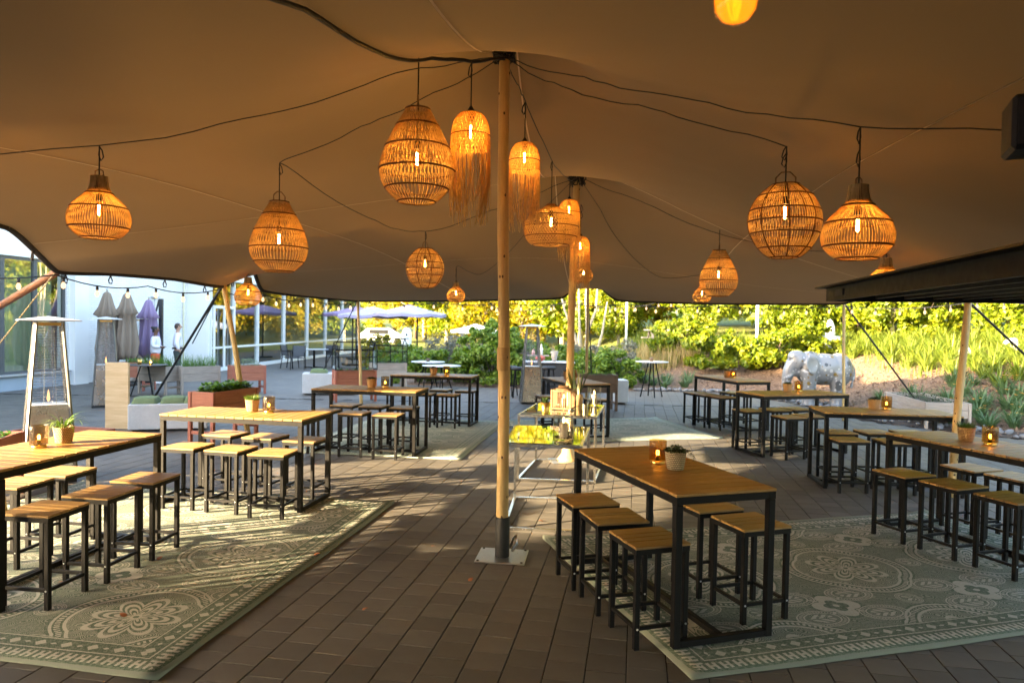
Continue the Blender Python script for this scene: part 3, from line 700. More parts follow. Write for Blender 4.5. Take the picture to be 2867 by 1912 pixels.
for k, (x, y) in enumerate(PX):
    if k in near: obj('paver', variants[k % 6], patio, (x, y, 0), -PAV_ANG)
    else:
        n = len(BV)
        for q in pav_verts(rp): BV.append((x+q[0]*ca+q[1]*sa, y-q[0]*sa+q[1]*ca, q[2]))
        BF += [tuple(n+i for i in f_) for f_ in PF]
o = obj('paver_field', fast_mesh('paver_field', np.array(BV), np.array(BF), M['paver_far']), patio); o['kind'] = 'stuff'

# ------------------------------------------------------------------ stretch tent: membrane relaxed between its edge and its poles
EDG = [(-5.0,7.0,2.76),(-5.47,8.5,2.43),(-5.28,9.3,2.46),(-4.92,10.3,2.46),(-4.60,11.3,2.41),(-4.50,12.1,2.90),(-4.53,12.8,2.42),(-4.22,14.5,2.38),(-3.54,16.2,2.36),(-1.76,16.2,2.39),(-0.3,16.05,2.43),(1.10,15.9,2.50),(1.68,15.9,3.00),(2.32,15.7,2.46),(4.35,15.3,2.41),(6.85,14.7,2.44),(6.1,11.6,2.62),(5.27,8.2,2.27),(6.1,5.5,2.35),(6.5,2.0,2.1),(5.2,-4.6,1.7),(0,-5.4,1.8),(-5.2,-4.6,1.7),(-6.6,1.0,2.25),(-6.3,4.0,2.45),(-5.5,5.6,2.85)]  # unseen rear and near side edges extended and lowered to darken the foreground
def catmull(P, per=8, closed=True, alpha=.85):
    P = [Vector(p) for p in P]; n = len(P); out = []
    for i in range(n if closed else n-1):
        p0 = P[(i-1) % n] if closed or i > 0 else P[0]; p1 = P[i]; p2 = P[(i+1) % n]; p3 = P[(i+2) % n] if closed or i+2 < n else P[-1]
        for k in range(per):
            t_ = k/per; m1 = (p2-p0)*.5*alpha; m2 = (p3-p1)*.5*alpha
            out.append((2*t_**3-3*t_**2+1)*p1+(t_**3-2*t_**2+t_)*m1+(-2*t_**3+3*t_**2)*p2+(t_**3-t_**2)*m2)
    if not closed: out.append(P[-1])
    return out
bd = catmull(EDG, 9, True, .38); nb = len(bd)
PEAKS = [(-0.10,5.68,4.28,.22),(0.86,9.85,4.30,.22),(-0.6,-1.2,4.6,.22)]
bx = np.array([(p.x, p.y) for p in bd])
def in_poly(x, y, P):
    r = False; n = len(P)
    for i in range(n):
        x1, y1 = P[i]; x2, y2 = P[(i+1) % n]
        if (y1 > y) != (y2 > y) and x < (x2-x1)*(y-y1)/(y2-y1)+x1: r = not r
    return r
pts = [Vector((p.x, p.y)) for p in bd]; step = .17; rj = random.Random(5); j = 0; y = -5.4
while y < 16.3:
    x = -6.6+(step/2 if j % 2 else 0)
    while x < 6.9:
        if in_poly(x, y, bx.tolist()) and np.min(np.hypot(bx[:,0]-x, bx[:,1]-y)) > .13 and all(math.hypot(x-q[0], y-q[1]) > .42 for q in PEAKS):
            pts.append(Vector((x+rj.uniform(-.02,.02), y+rj.uniform(-.02,.02))))
        x += step
    y += step*.87; j += 1
fixed = {}
for qx, qy, qz, qr in PEAKS:
    fixed[len(pts)] = qz; pts.append(Vector((qx, qy)))
    for rad, dz in ((.12,.005),(.24,.045)):
        k = 8 if rad < .2 else 14
        for i in range(k): fixed[len(pts)] = qz-dz; pts.append(Vector((qx+rad*math.cos(6.2832*i/k), qy+rad*math.sin(6.2832*i/k))))
    for i in range(18): pts.append(Vector((qx+.34*math.cos(6.2832*i/18+.1), qy+.34*math.sin(6.2832*i/18+.1))))
dv, de, df, ov, oe, of = delaunay_2d_cdt(pts, [(i, (i+1) % nb) for i in range(nb)], [], 1, 1e-5)
nv = len(dv); Zt = np.full(nv, 2.9); fixm = np.zeros(nv, bool)
for i in range(nv):
    for o_ in ov[i]:
        if o_ < nb: Zt[i] = bd[o_].z; fixm[i] = True
        elif o_ in fixed: Zt[i] = fixed[o_]; fixm[i] = True
ed = set()
for f_ in df:
    for i in range(len(f_)): a, b = f_[i], f_[(i+1) % len(f_)]; ed.add((min(a,b), max(a,b)))
ed = np.array(sorted(ed)); A_, B_ = np.concatenate([ed[:,0], ed[:,1]]), np.concatenate([ed[:,1], ed[:,0]])
XY = np.array([(p.x, p.y) for p in dv]); Wt = 1.0/np.maximum(np.hypot(*(XY[A_]-XY[B_]).T), .03); den = np.bincount(A_, Wt, nv)
for it in range(2200):
    Zn = np.bincount(A_, Wt*Zt[B_], nv)/den; Zt = np.where(fixm, Zt, Zt+1.55*(Zn-Zt) if it % 2 else Zn)
tv = [(XY[i,0], XY[i,1], Zt[i]) for i in range(nv)]
BVH = BVHTree.FromPolygons([Vector(p) for p in tv], [tuple(f_) for f_ in df])
def tent_z(x, y):
    h_ = BVH.ray_cast(Vector((x, y, 0)), Vector((0,0,1))); return h_[0].z if h_[0] else None
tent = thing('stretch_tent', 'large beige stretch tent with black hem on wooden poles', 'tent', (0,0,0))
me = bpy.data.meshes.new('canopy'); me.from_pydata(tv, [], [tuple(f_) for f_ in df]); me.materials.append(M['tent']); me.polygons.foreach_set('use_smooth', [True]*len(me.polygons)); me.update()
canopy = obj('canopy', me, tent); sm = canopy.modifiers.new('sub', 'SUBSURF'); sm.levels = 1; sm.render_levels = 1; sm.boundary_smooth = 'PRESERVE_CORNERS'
part('hem', MB().tube([tuple(p) for p in bd]+[tuple(bd[0])], .034, 8, False), M['hem'], tent, True)
# webbing loops on the hem
lp = MB().tube([(0,0,0),(-.03,0,-.06),(-.02,0,-.10),(.02,0,-.10),(.03,0,-.06),(0,0,0)], .009, 5).mesh('webbing_loop', M['hem'])
for i in list(range(4, nb, 7)):
    p = bd[i]
    if p.y > 7: d_ = bd[(i+1) % nb]-bd[i-1]; obj('webbing_loop', lp, tent, (p.x, p.y, p.z-.03), math.atan2(d_.y, d_.x))
def seam(a, b, n=26, w=.012):
    mb = MB(); a = Vector(a); b = Vector(b); d_ = (b-a); s_ = Vector((-d_.y, d_.x)).normalized()*w; prev = None
    for i in range(n+1):
        p = a+(b-a)*(i/n); z = tent_z(p.x, p.y)
        if z is None: prev = None; continue
        z -= .012; cur = ((p.x-s_.x, p.y-s_.y, z), (p.x+s_.x, p.y+s_.y, z))
        if prev: mb.quad(prev[0], prev[1], cur[1], cur[0])
        prev = cur
    if mb.f: part('seam', mb, M['seam'], tent)
for x0, x1 in ((-5.2,-.9),(-1.2,1.4),(1.4,4.0)): seam((x0, -2.8), (x1, 16.2), 90, .007)
for y0, y1 in ((3.0,.4),(7.2,10.4),(11.4,13.2)): seam((-6.4, y0), (6.8, y1), 80, .007)

# ------------------------------------------------------------------ tent poles
def pole(name, base, top, r, label, knots=8, parent=None, seed=0):
    rr = random.Random(seed); b = Vector(base); tp = Vector(top); n = 26; pts_ = []; rad = []
    ph = rr.uniform(0,6); amp = r*.22
    for i in range(n+1):
        t_ = i/n; p = b+(tp-b)*t_; p.x += amp*math.sin(t_*7+ph)*math.sin(math.pi*t_); p.y += amp*math.cos(t_*5+ph)*math.sin(math.pi*t_)
        pts_.append(p); rad.append(r*(1.06-.14*t_+.035*math.sin(t_*23+ph)))
    th_ = thing('tent_pole', label, 'pole', (0,0,0), 0, 'wooden tent poles')
    part('shaft', MB().tube(pts_, rad, 16), M['pole'], th_, True)
    kn = MB().lathe([(.001,.006),(r*.16,.0015),(r*.2,-.006)], 10, caps=False).mesh('knot', M['knot'], True)
    for k in range(knots):
        t_ = rr.uniform(.06,.95); a = rr.uniform(3.4,6.0); i = int(t_*n); p = pts_[i]
        o_ = obj('knot', kn, th_, (p.x+math.cos(a)*rad[i]*.97, p.y+math.sin(a)*rad[i]*.97, p.z)); o_.rotation_euler = Vector((math.cos(a), math.sin(a), 0)).to_track_quat('Z','Y').to_euler(); o_.scale = (1, 1.7, 1)
    return th_
M['knot'] = plain('pole_knot', (0.075,0.035,0.012), 0.7)
p1 = pole('tent_pole', (-.05,5.70,.02), (-.10,5.68,4.2), .046, 'thick main tent pole in black sleeve on a steel plate, centre foreground', 14, seed=2)
part('sleeve', MB().lathe([(.056,.012),(.058,.016),(.058,.33),(.054,.335)], 24, (-.05,5.70,0)), M['rubber'], p1, True)
pl = part('base_plate', MB().box((0,0,0), (.40,.36,.010), bev=.002), M['steel'], p1, False, (-.05,5.715,.008), R(-7))
for sx in (-1,1):
    for sy in (-1,1): part('bolt', MB().lathe([(.011,0),(.011,.004),(.004,.006)], 10), M['rubber'], pl, True, (sx*.175, sy*.155, .0055))
part('clamp', MB().tube([(.015,5.75,.07),(.04,5.76,.14),(.06,5.74,.17),(.07,5.72,.11),(.03,5.71,.05)], .012, 6), M['steel'], p1, True)
part('tape_band', MB().lathe([(.049,1.52),(.0505,1.525),(.0505,1.70),(.049,1.705)], 20, (-.068,5.69,0)), wood('pole_tape', (0.36,0.23,0.085),(0.44,0.29,0.11),'Z'), p1, True)
p2 = pole('tent_pole', (.80,9.82,.02), (.86,9.85,4.25), .052, 'second tall tent pole behind the chrome tables with a wide wooden foot', 8, seed=4)
part('foot', MB().lathe([(.15,.012),(.14,.03),(.085,.10),(.062,.22),(.055,.34)], 24, (.80,9.82,0)), M['pole'], p2, True)
part('base_plate', MB().box((.80,9.82,.006), (.50,.36,.010), R(12)), M['steel'], p2)
pole('tent_pole', (-4.27,11.49,.0), (-4.60,11.28,2.44), .043, 'leaning tent pole beside the red planter of lettuce', 5, seed=5)
pole('tent_pole', (-3.40,16.05,.0), (-3.54,16.2,2.38), .034, 'slim leaning tent pole in front of the cold frame planter', 5, seed=6)
pole('tent_pole', (5.06,8.08,.0), (5.27,8.2,2.26), .041, 'tent pole with tape band at the right, beside the raised bed', 7, seed=7)
pole('tent_pole', (6.92,14.67,.0), (6.87,14.7,2.46), .031, 'slim tent pole in front of the silver elephant', 4, seed=8)
pole('tent_pole', (1.72,16.1,.0), (1.68,15.9,2.97), .032, 'slim tent pole pushing up the far edge behind the brown planter', 4, seed=9)
pole('tent_pole', (-4.86,6.75,.0), (-5.42,7.1,2.70), .038, 'leaning tent pole at the left edge beside the patio heater', 4, seed=10)
pole('tent_pole', (-.6,-1.2,.0), (-.6,-1.2,4.57), .052, 'tall tent pole standing behind the camera', 6, seed=12)
M['redpole'] = wood('red_pole_wood', (0.20,0.075,0.03), (0.31,0.13,0.055), 'Z')
o = part('brace_pole', MB().tube([(-6.9,9.4,1.95),(-5.50,8.55,2.42)], .045, 10), M['redpole'], None, True); tag(o, 'reddish wooden brace slanting from the tent corner at the far left', 'pole')

# guy ropes
def rope(a, b, r, label, sag=.0, mat='cable'):
    a = Vector(a); b = Vector(b); P_ = [tuple(a+(b-a)*(i/12)-Vector((0,0,sag*4*(i/12)*(1-i/12)))) for i in range(13)]
    return tag(part('guy_rope', MB().tube(P_, r, 6), M[mat], None, True), label, 'rope', 'guy ropes')
rope((-4.62,11.25,2.40), (-7.05,13.6,.05), .022, 'thick black guy strap running down behind the plywood board')
rope((-4.62,11.25,2.40), (-5.6,12.4,1.45), .010, 'thin cord beside the thick black guy strap')
rope((-3.56,16.2,2.34), (-5.2,18.6,.05), .012, 'thin guy rope in front of the cold frame')
rope((6.87,14.7,2.44), (8.55,14.9,.42), .020, 'black guy rope from the slim pole down to the raised bed')
rope((1.70,16.0,2.6), (2.1,18.2,.05), .014, 'dark guy rope beside the far edge pole')
rope((5.30,8.25,2.25), (7.2,9.3,1.2), .016, 'dark guy rope at the far right behind the pole')
rope((-5.5,8.5,2.40), (-7.6,8.9,.03), .008, 'thin pale cord at the far left edge', mat='pole')

# ------------------------------------------------------------------ dark ribbed canopy on the right
cn = thing('dark_canopy', 'dark ribbed metal canopy roof jutting in from the right edge', 'canopy', (2.65,6.0,0), R(-10.4))
M['dark'] = plain('dark_painted_metal', (0.0035,0.0033,0.0032), 0.5, 0.0, 0.15, 8); M['dark'].node_tree.nodes['Principled BSDF'].inputs['Specular IOR Level'].default_value = 0.15
M['rib'] = plain('canopy_rib_metal', (0.035,0.030,0.024), 0.35, 0.5, 0.1, 8)
CW, CL = 3.2, 5.2
part('roof_sheet', MB().box((CW/2,-CL/2,2.245), (CW+.16, CL+.1, .012)), M['dark'], cn)
part('fascia', MB().box((.02,-CL/2,2.185), (.035, CL, .105)), M['dark'], cn); part('fascia', MB().box((CW/2+.02,-.018,2.185), (CW, .035, .104)), M['dark'], cn)
part('vent', MB().box((-.002,-.42,2.19), (.012,.22,.05)), M['rubber'], cn)
rb = MB().box((0,0,0), (.016, CL-.1, .03), bev=.004).mesh('rib', M['rib']); sh = MB().box((0,0,0), (.202, CL-.1, .012)).mesh('panel', M['dark'])
for i in range(14): obj('rib', rb, cn, (.16+i*.22, -CL/2, 2.170)); obj('panel', sh, cn, (.16+.11+i*.22, -CL/2, 2.190))
for px_, py_ in ((CW-.1,-.15),(CW-.1,-CL+.2)): part('post', MB().box((px_, py_, 1.09), (.09,.09,2.08), bev=.006), M['dark'], cn)
sp_ = thing('loudspeaker', 'black loudspeaker box at the upper right edge of the photo', 'speaker', (1.66,2.24,2.55), R(-25))
part('cabinet', MB().box((0,0,0), (.20,.18,.17), bev=.012), M['rubber'], sp_); part('grille', MB().box((0,-.092,0), (.17,.006,.14)), M['darkbar'], sp_); part('badge', MB().box((.06,-.0965,-.06), (.03,.003,.008)), M['steel'], sp_); part('bracket', MB().bar((.06,0,.08),(.06,.0,.38),.02), M['dark'], sp_)
# ------------------------------------------------------------------ woven pendant lamps
def prof_at(P, t_):
    f_ = t_*(len(P)-1); i = min(int(f_), len(P)-2); k = f_-i; return P[i][0]*(1-k)+P[i+1][0]*k, P[i][1]*(1-k)+P[i+1][1]*k
def smooth_prof(P, per=4):
    q = catmull([(r_, 0, z_) for r_, z_ in P], per, False, 1.0); return [(p.x, p.z) for p in q]
def lattice(mb, P, n, twist, r, t0=0.0, t1=1.0, steps=14, sides=4, jit=0.0, rr=random):
    for k in range(n):
        a0 = 6.28318*k/n; pts_ = []
        for i in range(steps+1):
            t_ = t0+(t1-t0)*i/steps; ra, z = prof_at(P, t_); a = a0+twist*(t_-t0)+(rr.uniform(-jit,jit))
            pts_.append((ra*math.cos(a), ra*math.sin(a), z))
        mb.tube(pts_, r, sides, False)
def hoop(P, t_, r, off=0.004):
    ra, z = prof_at(P, t_); ra += off
    return MB().tube([(ra*math.cos(6.28318*i/36), ra*math.sin(6.28318*i/36), z) for i in range(37)], r, 5, False)
def bulb_into(t, zs, r=.03, L=.13, cordtop=0.0):
    part('socket', MB().lathe([(.006,zs+.055),(.018,zs+.05),(.021,zs+.012),(.021,zs)], 12), M['rubber'], t, True)
    b = part('bulb', MB().lathe([(.014,zs-.001),(r*.8,zs-.03),(r,zs-L*.5),(r*.92,zs-L*.8),(r*.45,zs-L),(.002,zs-L-.004)], 16, caps=False), M['bulbglass'], t, True)
    part('filament', MB().tube([(0,0,zs-.022),(0,0,zs-L*.86)], r*.26, 7), M['bulbcore'], b)
def make_lamp(kind):
    rr = random.Random(11)
    t = thing('woven_pendant_lamp', '', 'lamp', group='woven pendant lamps')
    if kind == 'gourd':
        P = smooth_prof([(.052,0),(.056,-.05),(.070,-.10),(.115,-.150),(.172,-.21),(.200,-.285),(.190,-.355),(.150,-.405),(.112,-.432)])
        mb = MB(); lattice(mb, P, 70, .10, .0027, 0, 1, 26, jit=.006, rr=rr); lattice(mb, P, 40, -.05, .0042, 0, .24, 8)
        hoops = [.30,.52,.76,.99]; neck = True; zs = -.175; 
        part('weave', mb, M['rattan'], t)
        for h_ in hoops: part('hoop', hoop(P, h_, .0058), M['rattan_dark'], t, True)
        part('neck', MB().lathe([(r_+.001, z_) for r_, z_ in P[:9]], 28, wob=lambda i, a: .035*math.sin(a*22), caps=False), M['rattan_dark'], t, True)
        part('handle', MB().tube([(-.03,0,0),(-.028,0,.035),(0,0,.05),(.028,0,.035),(.03,0,0)], .004, 5), M['rattan_dark'], t)
    elif kind == 'tear':
        P = smooth_prof([(.078,0),(.105,-.05),(.155,-.14),(.205,-.24),(.243,-.35),(.250,-.43),(.228,-.51),(.178,-.575),(.120,-.625)])
        mb = MB(); lattice(mb, P, 54, .12, .0030, 0, 1, 24, jit=.01, rr=rr); lattice(mb, P, 56, .95, .0025, .10, .58, 12); lattice(mb, P, 56, -.95, .0025, .10, .58, 12)
        part('weave', mb, M['rattan'], t); zs = -.27
        for h_ in (.02,.22,.40,.60,.80,.99): part('hoop', hoop(P, h_, .0062), M['rattan_dark'], t, True)
        part('handle', MB().tube([(-.055,0,0),(-.055,0,.05),(-.02,0,.085),(.02,0,.085),(.055,0,.05),(.055,0,0)], .005, 5), M['rattan_dark'], t)
    elif kind == 'globe':
        P = smooth_prof([(.085,0),(.145,-.045),(.205,-.115),(.243,-.20),(.250,-.27),(.238,-.345),(.198,-.43),(.142,-.495),(.095,-.525)])
        mb = MB(); lattice(mb, P, 76, .35, .0026, 0, 1, 24, jit=.012, rr=rr)
        part('weave', mb, M['rattan'], t); zs = -.14
        for h_ in (.02,.20,.36,.50,.64,.80,.99): part('hoop', hoop(P, h_, .0055), M['rattan_dark'], t, True)
        st = MB(); lattice(st, P, 8, .12, .006, 0, 1, 22); part('frame_ribs', st, M['rattan_dark'], t)
        part('handle', MB().tube([(-.065,0,-.01),(-.068,0,.045),(-.03,0,.085),(.03,0,.085),(.068,0,.045),(.065,0,-.01)], .005, 5), M['rattan_dark'], t)
    elif kind == 'drum':
        P = smooth_prof([(.060,0),(.090,-.025),(.165,-.065),(.235,-.12),(.274,-.195),(.278,-.255),(.262,-.32),(.225,-.375),(.180,-.40),(.12,-.39)])
        mb = MB(); lattice(mb, P, 54, 1.5, .0028, 0, 1, 24); lattice(mb, P, 54, -1.5, .0028, 0, 1, 24)
        part('weave', mb, M['rattan'], t); zs = -.10
        for h_ in (.02,.30,.48,.66,.88): part('hoop', hoop(P, h_, .0048), M['rattan_dark'], t, True)
        part('cap', MB().lathe([(.02,.02),(.05,.018),(.062,0),(.085,-.02)], 24, caps=False), M['rattan_dark'], t, True)
    else:
        P = smooth_prof([(.040,0),(.075,-.012),(.110,-.055),(.128,-.12),(.133,-.185),(.136,-.25)])
        mb = MB(); lattice(mb, P, 40, 1.1, .0036, 0, 1, 14); lattice(mb, P, 40, -1.1, .0036, 0, 1, 14); lattice(mb, P, 20, 0, .003, 0, 1, 8)
        part('weave', mb, M['raffia'], t); part('hoop', hoop(P, .72, .004), M['rattan_dark'], t, True)
        fr = MB()
        for k in range(120):
            a = rr.uniform(0,6.283); L = rr.uniform(.34,.54); ra = .134; da = rr.uniform(-.10,.10); sw = rr.uniform(-.01,.01); pts_ = []
            dx = rr.gauss(0,.018); dy = rr.gauss(0,.018)
            for i in range(8):
                f_ = i/7; q = ra*(1+.06*math.sin(f_*2.6)-.22*f_*f_)
                pts_.append((q*math.cos(a+da*f_)+dx*f_*f_+rr.gauss(0,.0018), q*math.sin(a+da*f_)+dy*f_*f_, -.235-L*f_))
            fr.tube(pts_, .0021, 3, False)
        part('fringe', fr, M['raffia'], t); zs = -.065
        part('ceiling_cup', MB().lathe([(.006,.045),(.016,.03),(.030,.006),(.034,0)], 14), M['rubber'], t, True)
    bulb_into(t, zs, .028, .12 if kind != 'gourd' else .11)
    return t
protos = {}
LAMPS = [
 ('gourd',-2.92,5.00,2.88,3.25,'gourd shaped woven lamp hanging at the far left over the left-edge table'),
 ('tear',-2.10,6.35,2.95,3.30,'teardrop woven lamp hanging left of centre over the sunlit table'),
 ('tear',-0.66,4.80,3.33,3.66,'biggest teardrop woven lamp, just left of the main pole'),
 ('fringe',-0.31,4.90,3.34,3.68,'fringed raffia lamp touching the left side of the main pole'),
 ('fringe',0.08,6.20,3.47,3.82,'fringed raffia lamp just right of the main pole'),
 ('drum',0.38,7.30,3.11,3.59,'wide oval mesh lamp between the two tall poles'),
 ('fringe',0.68,8.80,3.44,3.81,'small fringed lamp left of the second pole, behind the oval lamp'),
 ('fringe',0.90,9.62,3.09,3.52,'small fringed lamp in front of the second pole'),
 ('gourd',1.21,12.2,2.98,3.25,'red glowing gourd lamp at the arch of the far tent edge'),
 ('globe',-1.17,9.40,2.87,3.09,'round globe lamp hanging left of the main pole in the distance'),
 ('gourd',-.995,12.4,2.60,2.86,'bright small gourd lamp at the far edge left of the main pole'),
 ('globe',1.94,5.10,2.93,3.20,'large round globe lamp on the right'),
 ('gourd',2.03,4.20,2.75,3.16,'large gourd lamp on the right beside the globe lamp'),
 ('tear',2.78,9.60,2.94,3.35,'teardrop lamp in the right distance'),
 ('gourd',3.31,12.4,2.67,2.95,'small reddish gourd lamp behind the distant teardrop lamp'),
 ('gourd',3.99,7.60,2.67,2.80,'gourd lamp half hidden behind the dark canopy'),
 ('gourd',-4.11,11.00,2.54,2.71,'small gourd lamp at the left tent corner above the leaning pole')]
wire_tops = []
for i, (k, x, y, zt, zw, lab) in enumerate(LAMPS):
    if k not in protos: o = protos[k] = make_lamp(k)
    else: o = copy_tree(protos[k])
    o.location = (x, y, zt); o.rotation_euler = (0,0,i*.83); o['label'] = lab; sc_ = .8 if (y > 12 and k == 'gourd') else 1.0; o.scale = (sc_,)*3
    tz = tent_z(x, y)
    if tz and zw > tz-.06: zw = tz-.06
    wire_tops.append((x, y, zw)); zs_ = {'gourd':-.12,'tear':-.21,'globe':-.08,'drum':-.04,'fringe':.04}[k]
    L = (zw-zt)/sc_; a = -i*.83
    knot = MB().tube([(0,0,L),(.02,0,L-.03),(.03,0,L-.075),(.012,0,L-.10),(-.004,0,L-.06),(0,0,L-.02)], .0045, 5) if L > .15 else MB().tube([(0,0,L),(.012,0,L-.02),(0,0,L-.04)], .004, 5)
    part('cord_knot', knot, M['cable'], o); part('cord', MB().tube([(0,0,zs_),(0,0,L*.5),(0,0,L)], .0048, 5), M['cable'], o)

# big near bulb at the top of the picture
bb = thing('edison_bulb', 'large glowing amber filament bulb hanging at the top of the photo', 'lamp', (.395,1.3,2.585))
part('glass', MB().lathe([(.016,.02),(.022,-.01),(.034,-.05),(.040,-.085),(.037,-.110),(.026,-.127),(.010,-.135),(.001,-.1355)], 28, caps=False), M['bulbglass'], bb, True)
part('glow_coating', MB().lathe([(.015,.018),(.0205,-.01),(.0325,-.05),(.038,-.085),(.035,-.109),(.024,-.125),(.001,-.133)], 28, caps=False), M['bigglow'], bb, True)
part('filament', MB().tube([(-.004,0,0),(-.002,0,-.085)], .0085, 8), M['bigfil'], bb); part('filament', MB().tube([(.014,.004,0),(.012,.004,-.07)], .003, 6), M['bigfil'], bb)
part('socket', MB().lathe([(.008,.10),(.022,.09),(.024,.03),(.020,.018)], 16), M['rubber'], bb, True); part('cord', MB().tube([(0,0,.1),(0,0,.42)], .004, 6), M['cable'], bb)

# cables slung under the canopy
def cable(name, P, r, label, wob=.02, per=8, group='cables under the tent'):
    rr = random.Random(len(label)); Q = catmull(P, per, False, .8); out = []
    for i, p in enumerate(Q):
        z = p.z+wob*math.sin(i*.9+rr.random())*.6+rr.uniform(-wob,wob)*.3; tz = tent_z(p.x, p.y)
        if tz: z = min(z, tz-.02)
        out.append((p.x, p.y, z))
    return tag(part(name, MB().tube(out, r, 6), M['cable'], None, True), label, 'cable', group)
W = wire_tops; PT1 = (-.10,5.62,3.98); PT2 = (.86,9.80,3.92)
cable('power_cable', [(-1.15,2.05,2.95),(-.95,3.2,3.28),(-.66,4.75,3.68),(-.35,5.2,3.80),PT1], .013, 'thick black cable sweeping from the top edge to the main pole', .01)
cable('lamp_cable', [(-6.2,4.6,2.9),W[0],(-1.6,5.25,3.52),(-.7,5.2,3.74),PT1], .0038, 'thin cable from the left gourd lamp to the main pole')
cable('lamp_cable', [W[1],(-1.3,6.0,3.52),(-.6,5.7,3.75),PT1], .0038, 'thin cable from the left teardrop lamp to the main pole')
cable('lamp_cable', [PT1,(.35,5.5,3.72),(1.1,5.3,3.48),W[11]], .0038, 'thin cable from the main pole to the globe lamp')
cable('lamp_cable', [PT1,(.5,5.3,3.72),(1.2,4.8,3.42),W[12],(3.2,3.4,2.95)], .0038, 'thin cable from the main pole to the large right gourd lamp')
cable('lamp_cable', [PT1,(.03,6.0,3.86),W[4],W[5],W[6],PT2], .0045, 'cable joining the main pole and the second pole')
cable('lamp_cable', [W[1],(-1.6,7.8,3.02),W[9],(-.2,9.6,3.45),PT2], .0038, 'long cable from the second pole past the distant globe lamp to the left')
cable('lamp_cable', [W[10],(-.6,13.2,3.15),(.2,11.2,3.5),PT2], .0038, 'cable from the second pole to the far bright gourd lamp')
cable('lamp_cable', [PT2,(1.7,9.8,3.62),W[13],(3.6,9.2,3.0),W[15]], .0038, 'cable from the second pole to the distant right teardrop lamp')
cable('lamp_cable', [PT2,(1.6,11.2,3.5),(2.7,13.0,3.2),W[14]], .0038, 'cable from the second pole to the far reddish lamp')
cable('lamp_cable', [PT2,(1.0,11.5,3.5),W[8]], .0038, 'cable from the second pole to the lamp at the far arch')
def tangle(c, r, h, label, n, seed):
    rr = random.Random(seed); mb = MB()
    for k in range(n):
        a = rr.uniform(0,6.28); pts_ = []
        for i in range(9):
            a += rr.uniform(.3,1.1); q = r*rr.uniform(.55,1.15); pts_.append((c[0]+q*math.cos(a), c[1]+q*math.sin(a), c[2]+rr.uniform(-h,h)))
        mb.tube([tuple(p) for p in catmull(pts_, 3, False, .9)], .009, 5)
    return tag(part('cable_bundle', mb, M['cable'], None, True), label, 'cable', 'cable bundles')
tangle((-.10,5.67,4.02), .085, .06, 'bundle of black plugs and cables at the top of the main pole', 12, 1); tangle((.86,9.85,3.98), .11, .17, 'bundle of black cables at the top of the second pole', 18, 2)

# string lights: cable plus single bulbs
sb_socket = MB().lathe([(.004,.0),(.016,-.004),(.018,-.045),(.015,-.055)], 8).mesh('socket', M['rubber'], True)
sb_bulb = MB().lathe([(.012,-.056),(.024,-.085),(.026,-.105),(.018,-.128),(.002,-.137)], 10, caps=False).mesh('bulb', M['fairy'], True)
def strings(P, n, label, sag=.06, scale=1.0, mesh=None):
    t = thing('string_lights', label, 'string lights', group='strings of bulbs'); pts_ = []
    for a, b in zip(P[:-1], P[1:]):
        a = Vector(a); b = Vector(b)
        for i in range(8): f_ = i/8; pts_.append(a+(b-a)*f_-Vector((0,0,sag*4*f_*(1-f_))))
    pts_.append(Vector(P[-1])); part('cable', MB().tube([tuple(p) for p in pts_], .008*scale, 5), M['cable'], t)
    cum = [0]
    for a, b in zip(pts_[:-1], pts_[1:]): cum.append(cum[-1]+(b-a).length)
    for k in range(n):
        d_ = cum[-1]*(k+.5)/n; i = max(0, min(len(cum)-2, int(np.searchsorted(cum, d_))-1)); f_ = (d_-cum[i])/max(1e-6, cum[i+1]-cum[i]); p = pts_[i]+(pts_[i+1]-pts_[i])*f_
        s_ = obj('socket', sb_socket, t, tuple(p)); s_.scale = (scale,)*3; b_ = obj('bulb', sb_bulb, s_)
    return t
strings([(-6.3,7.0,2.36),(-5.45,8.45,2.38),(-5.1,9.9,2.33),(-4.66,11.25,2.36)], 9, 'string of bulbs along the left tent edge in front of the white wall', .08)
strings([(-4.66,11.25,2.36),(-4.55,12.8,2.36),(-4.2,14.5,2.33),(-3.58,16.2,2.32)], 11, 'string of bulbs along the left tent edge in front of the glass facade', .08)
strings([(-3.5,16.25,2.34),(-1.7,16.3,2.36),(-.2,16.1,2.38),(1.2,16.0,2.38)], 7, 'string of bulbs under the far tent edge left of the second pole', .07)
strings([(1.2,16.0,2.38),(2.5,15.8,2.38),(4.3,15.4,2.36),(6.85,14.8,2.38)], 13, 'string of bulbs under the far tent edge on the right', .06)
strings([(6.85,14.8,2.38),(9.0,13.5,2.5),(11.5,12.5,2.5)], 12, 'string of bulbs running from the slim pole behind the dark canopy', .1)
strings([(-1.0,34.0,2.7),(2.6,33,3.05),(6.6,31,3.0),(12,28,3.4)], 26, 'distant string of bulbs between the thin white posts in the garden', .35, 1.6)
for x, y, lab in ((-.0+5.0,31.0,'thin white garden post in the distance right of the second pole'),(8.3,24.0,'thin white garden post beside the sunlit shrubs')): 
    z = float(hz(x, y)); tag(part('garden_post', MB().tube([(x, y, z-.1),(x, y, 3.0)], .05, 8), M['white'], None, True), lab, 'post', 'thin garden posts')

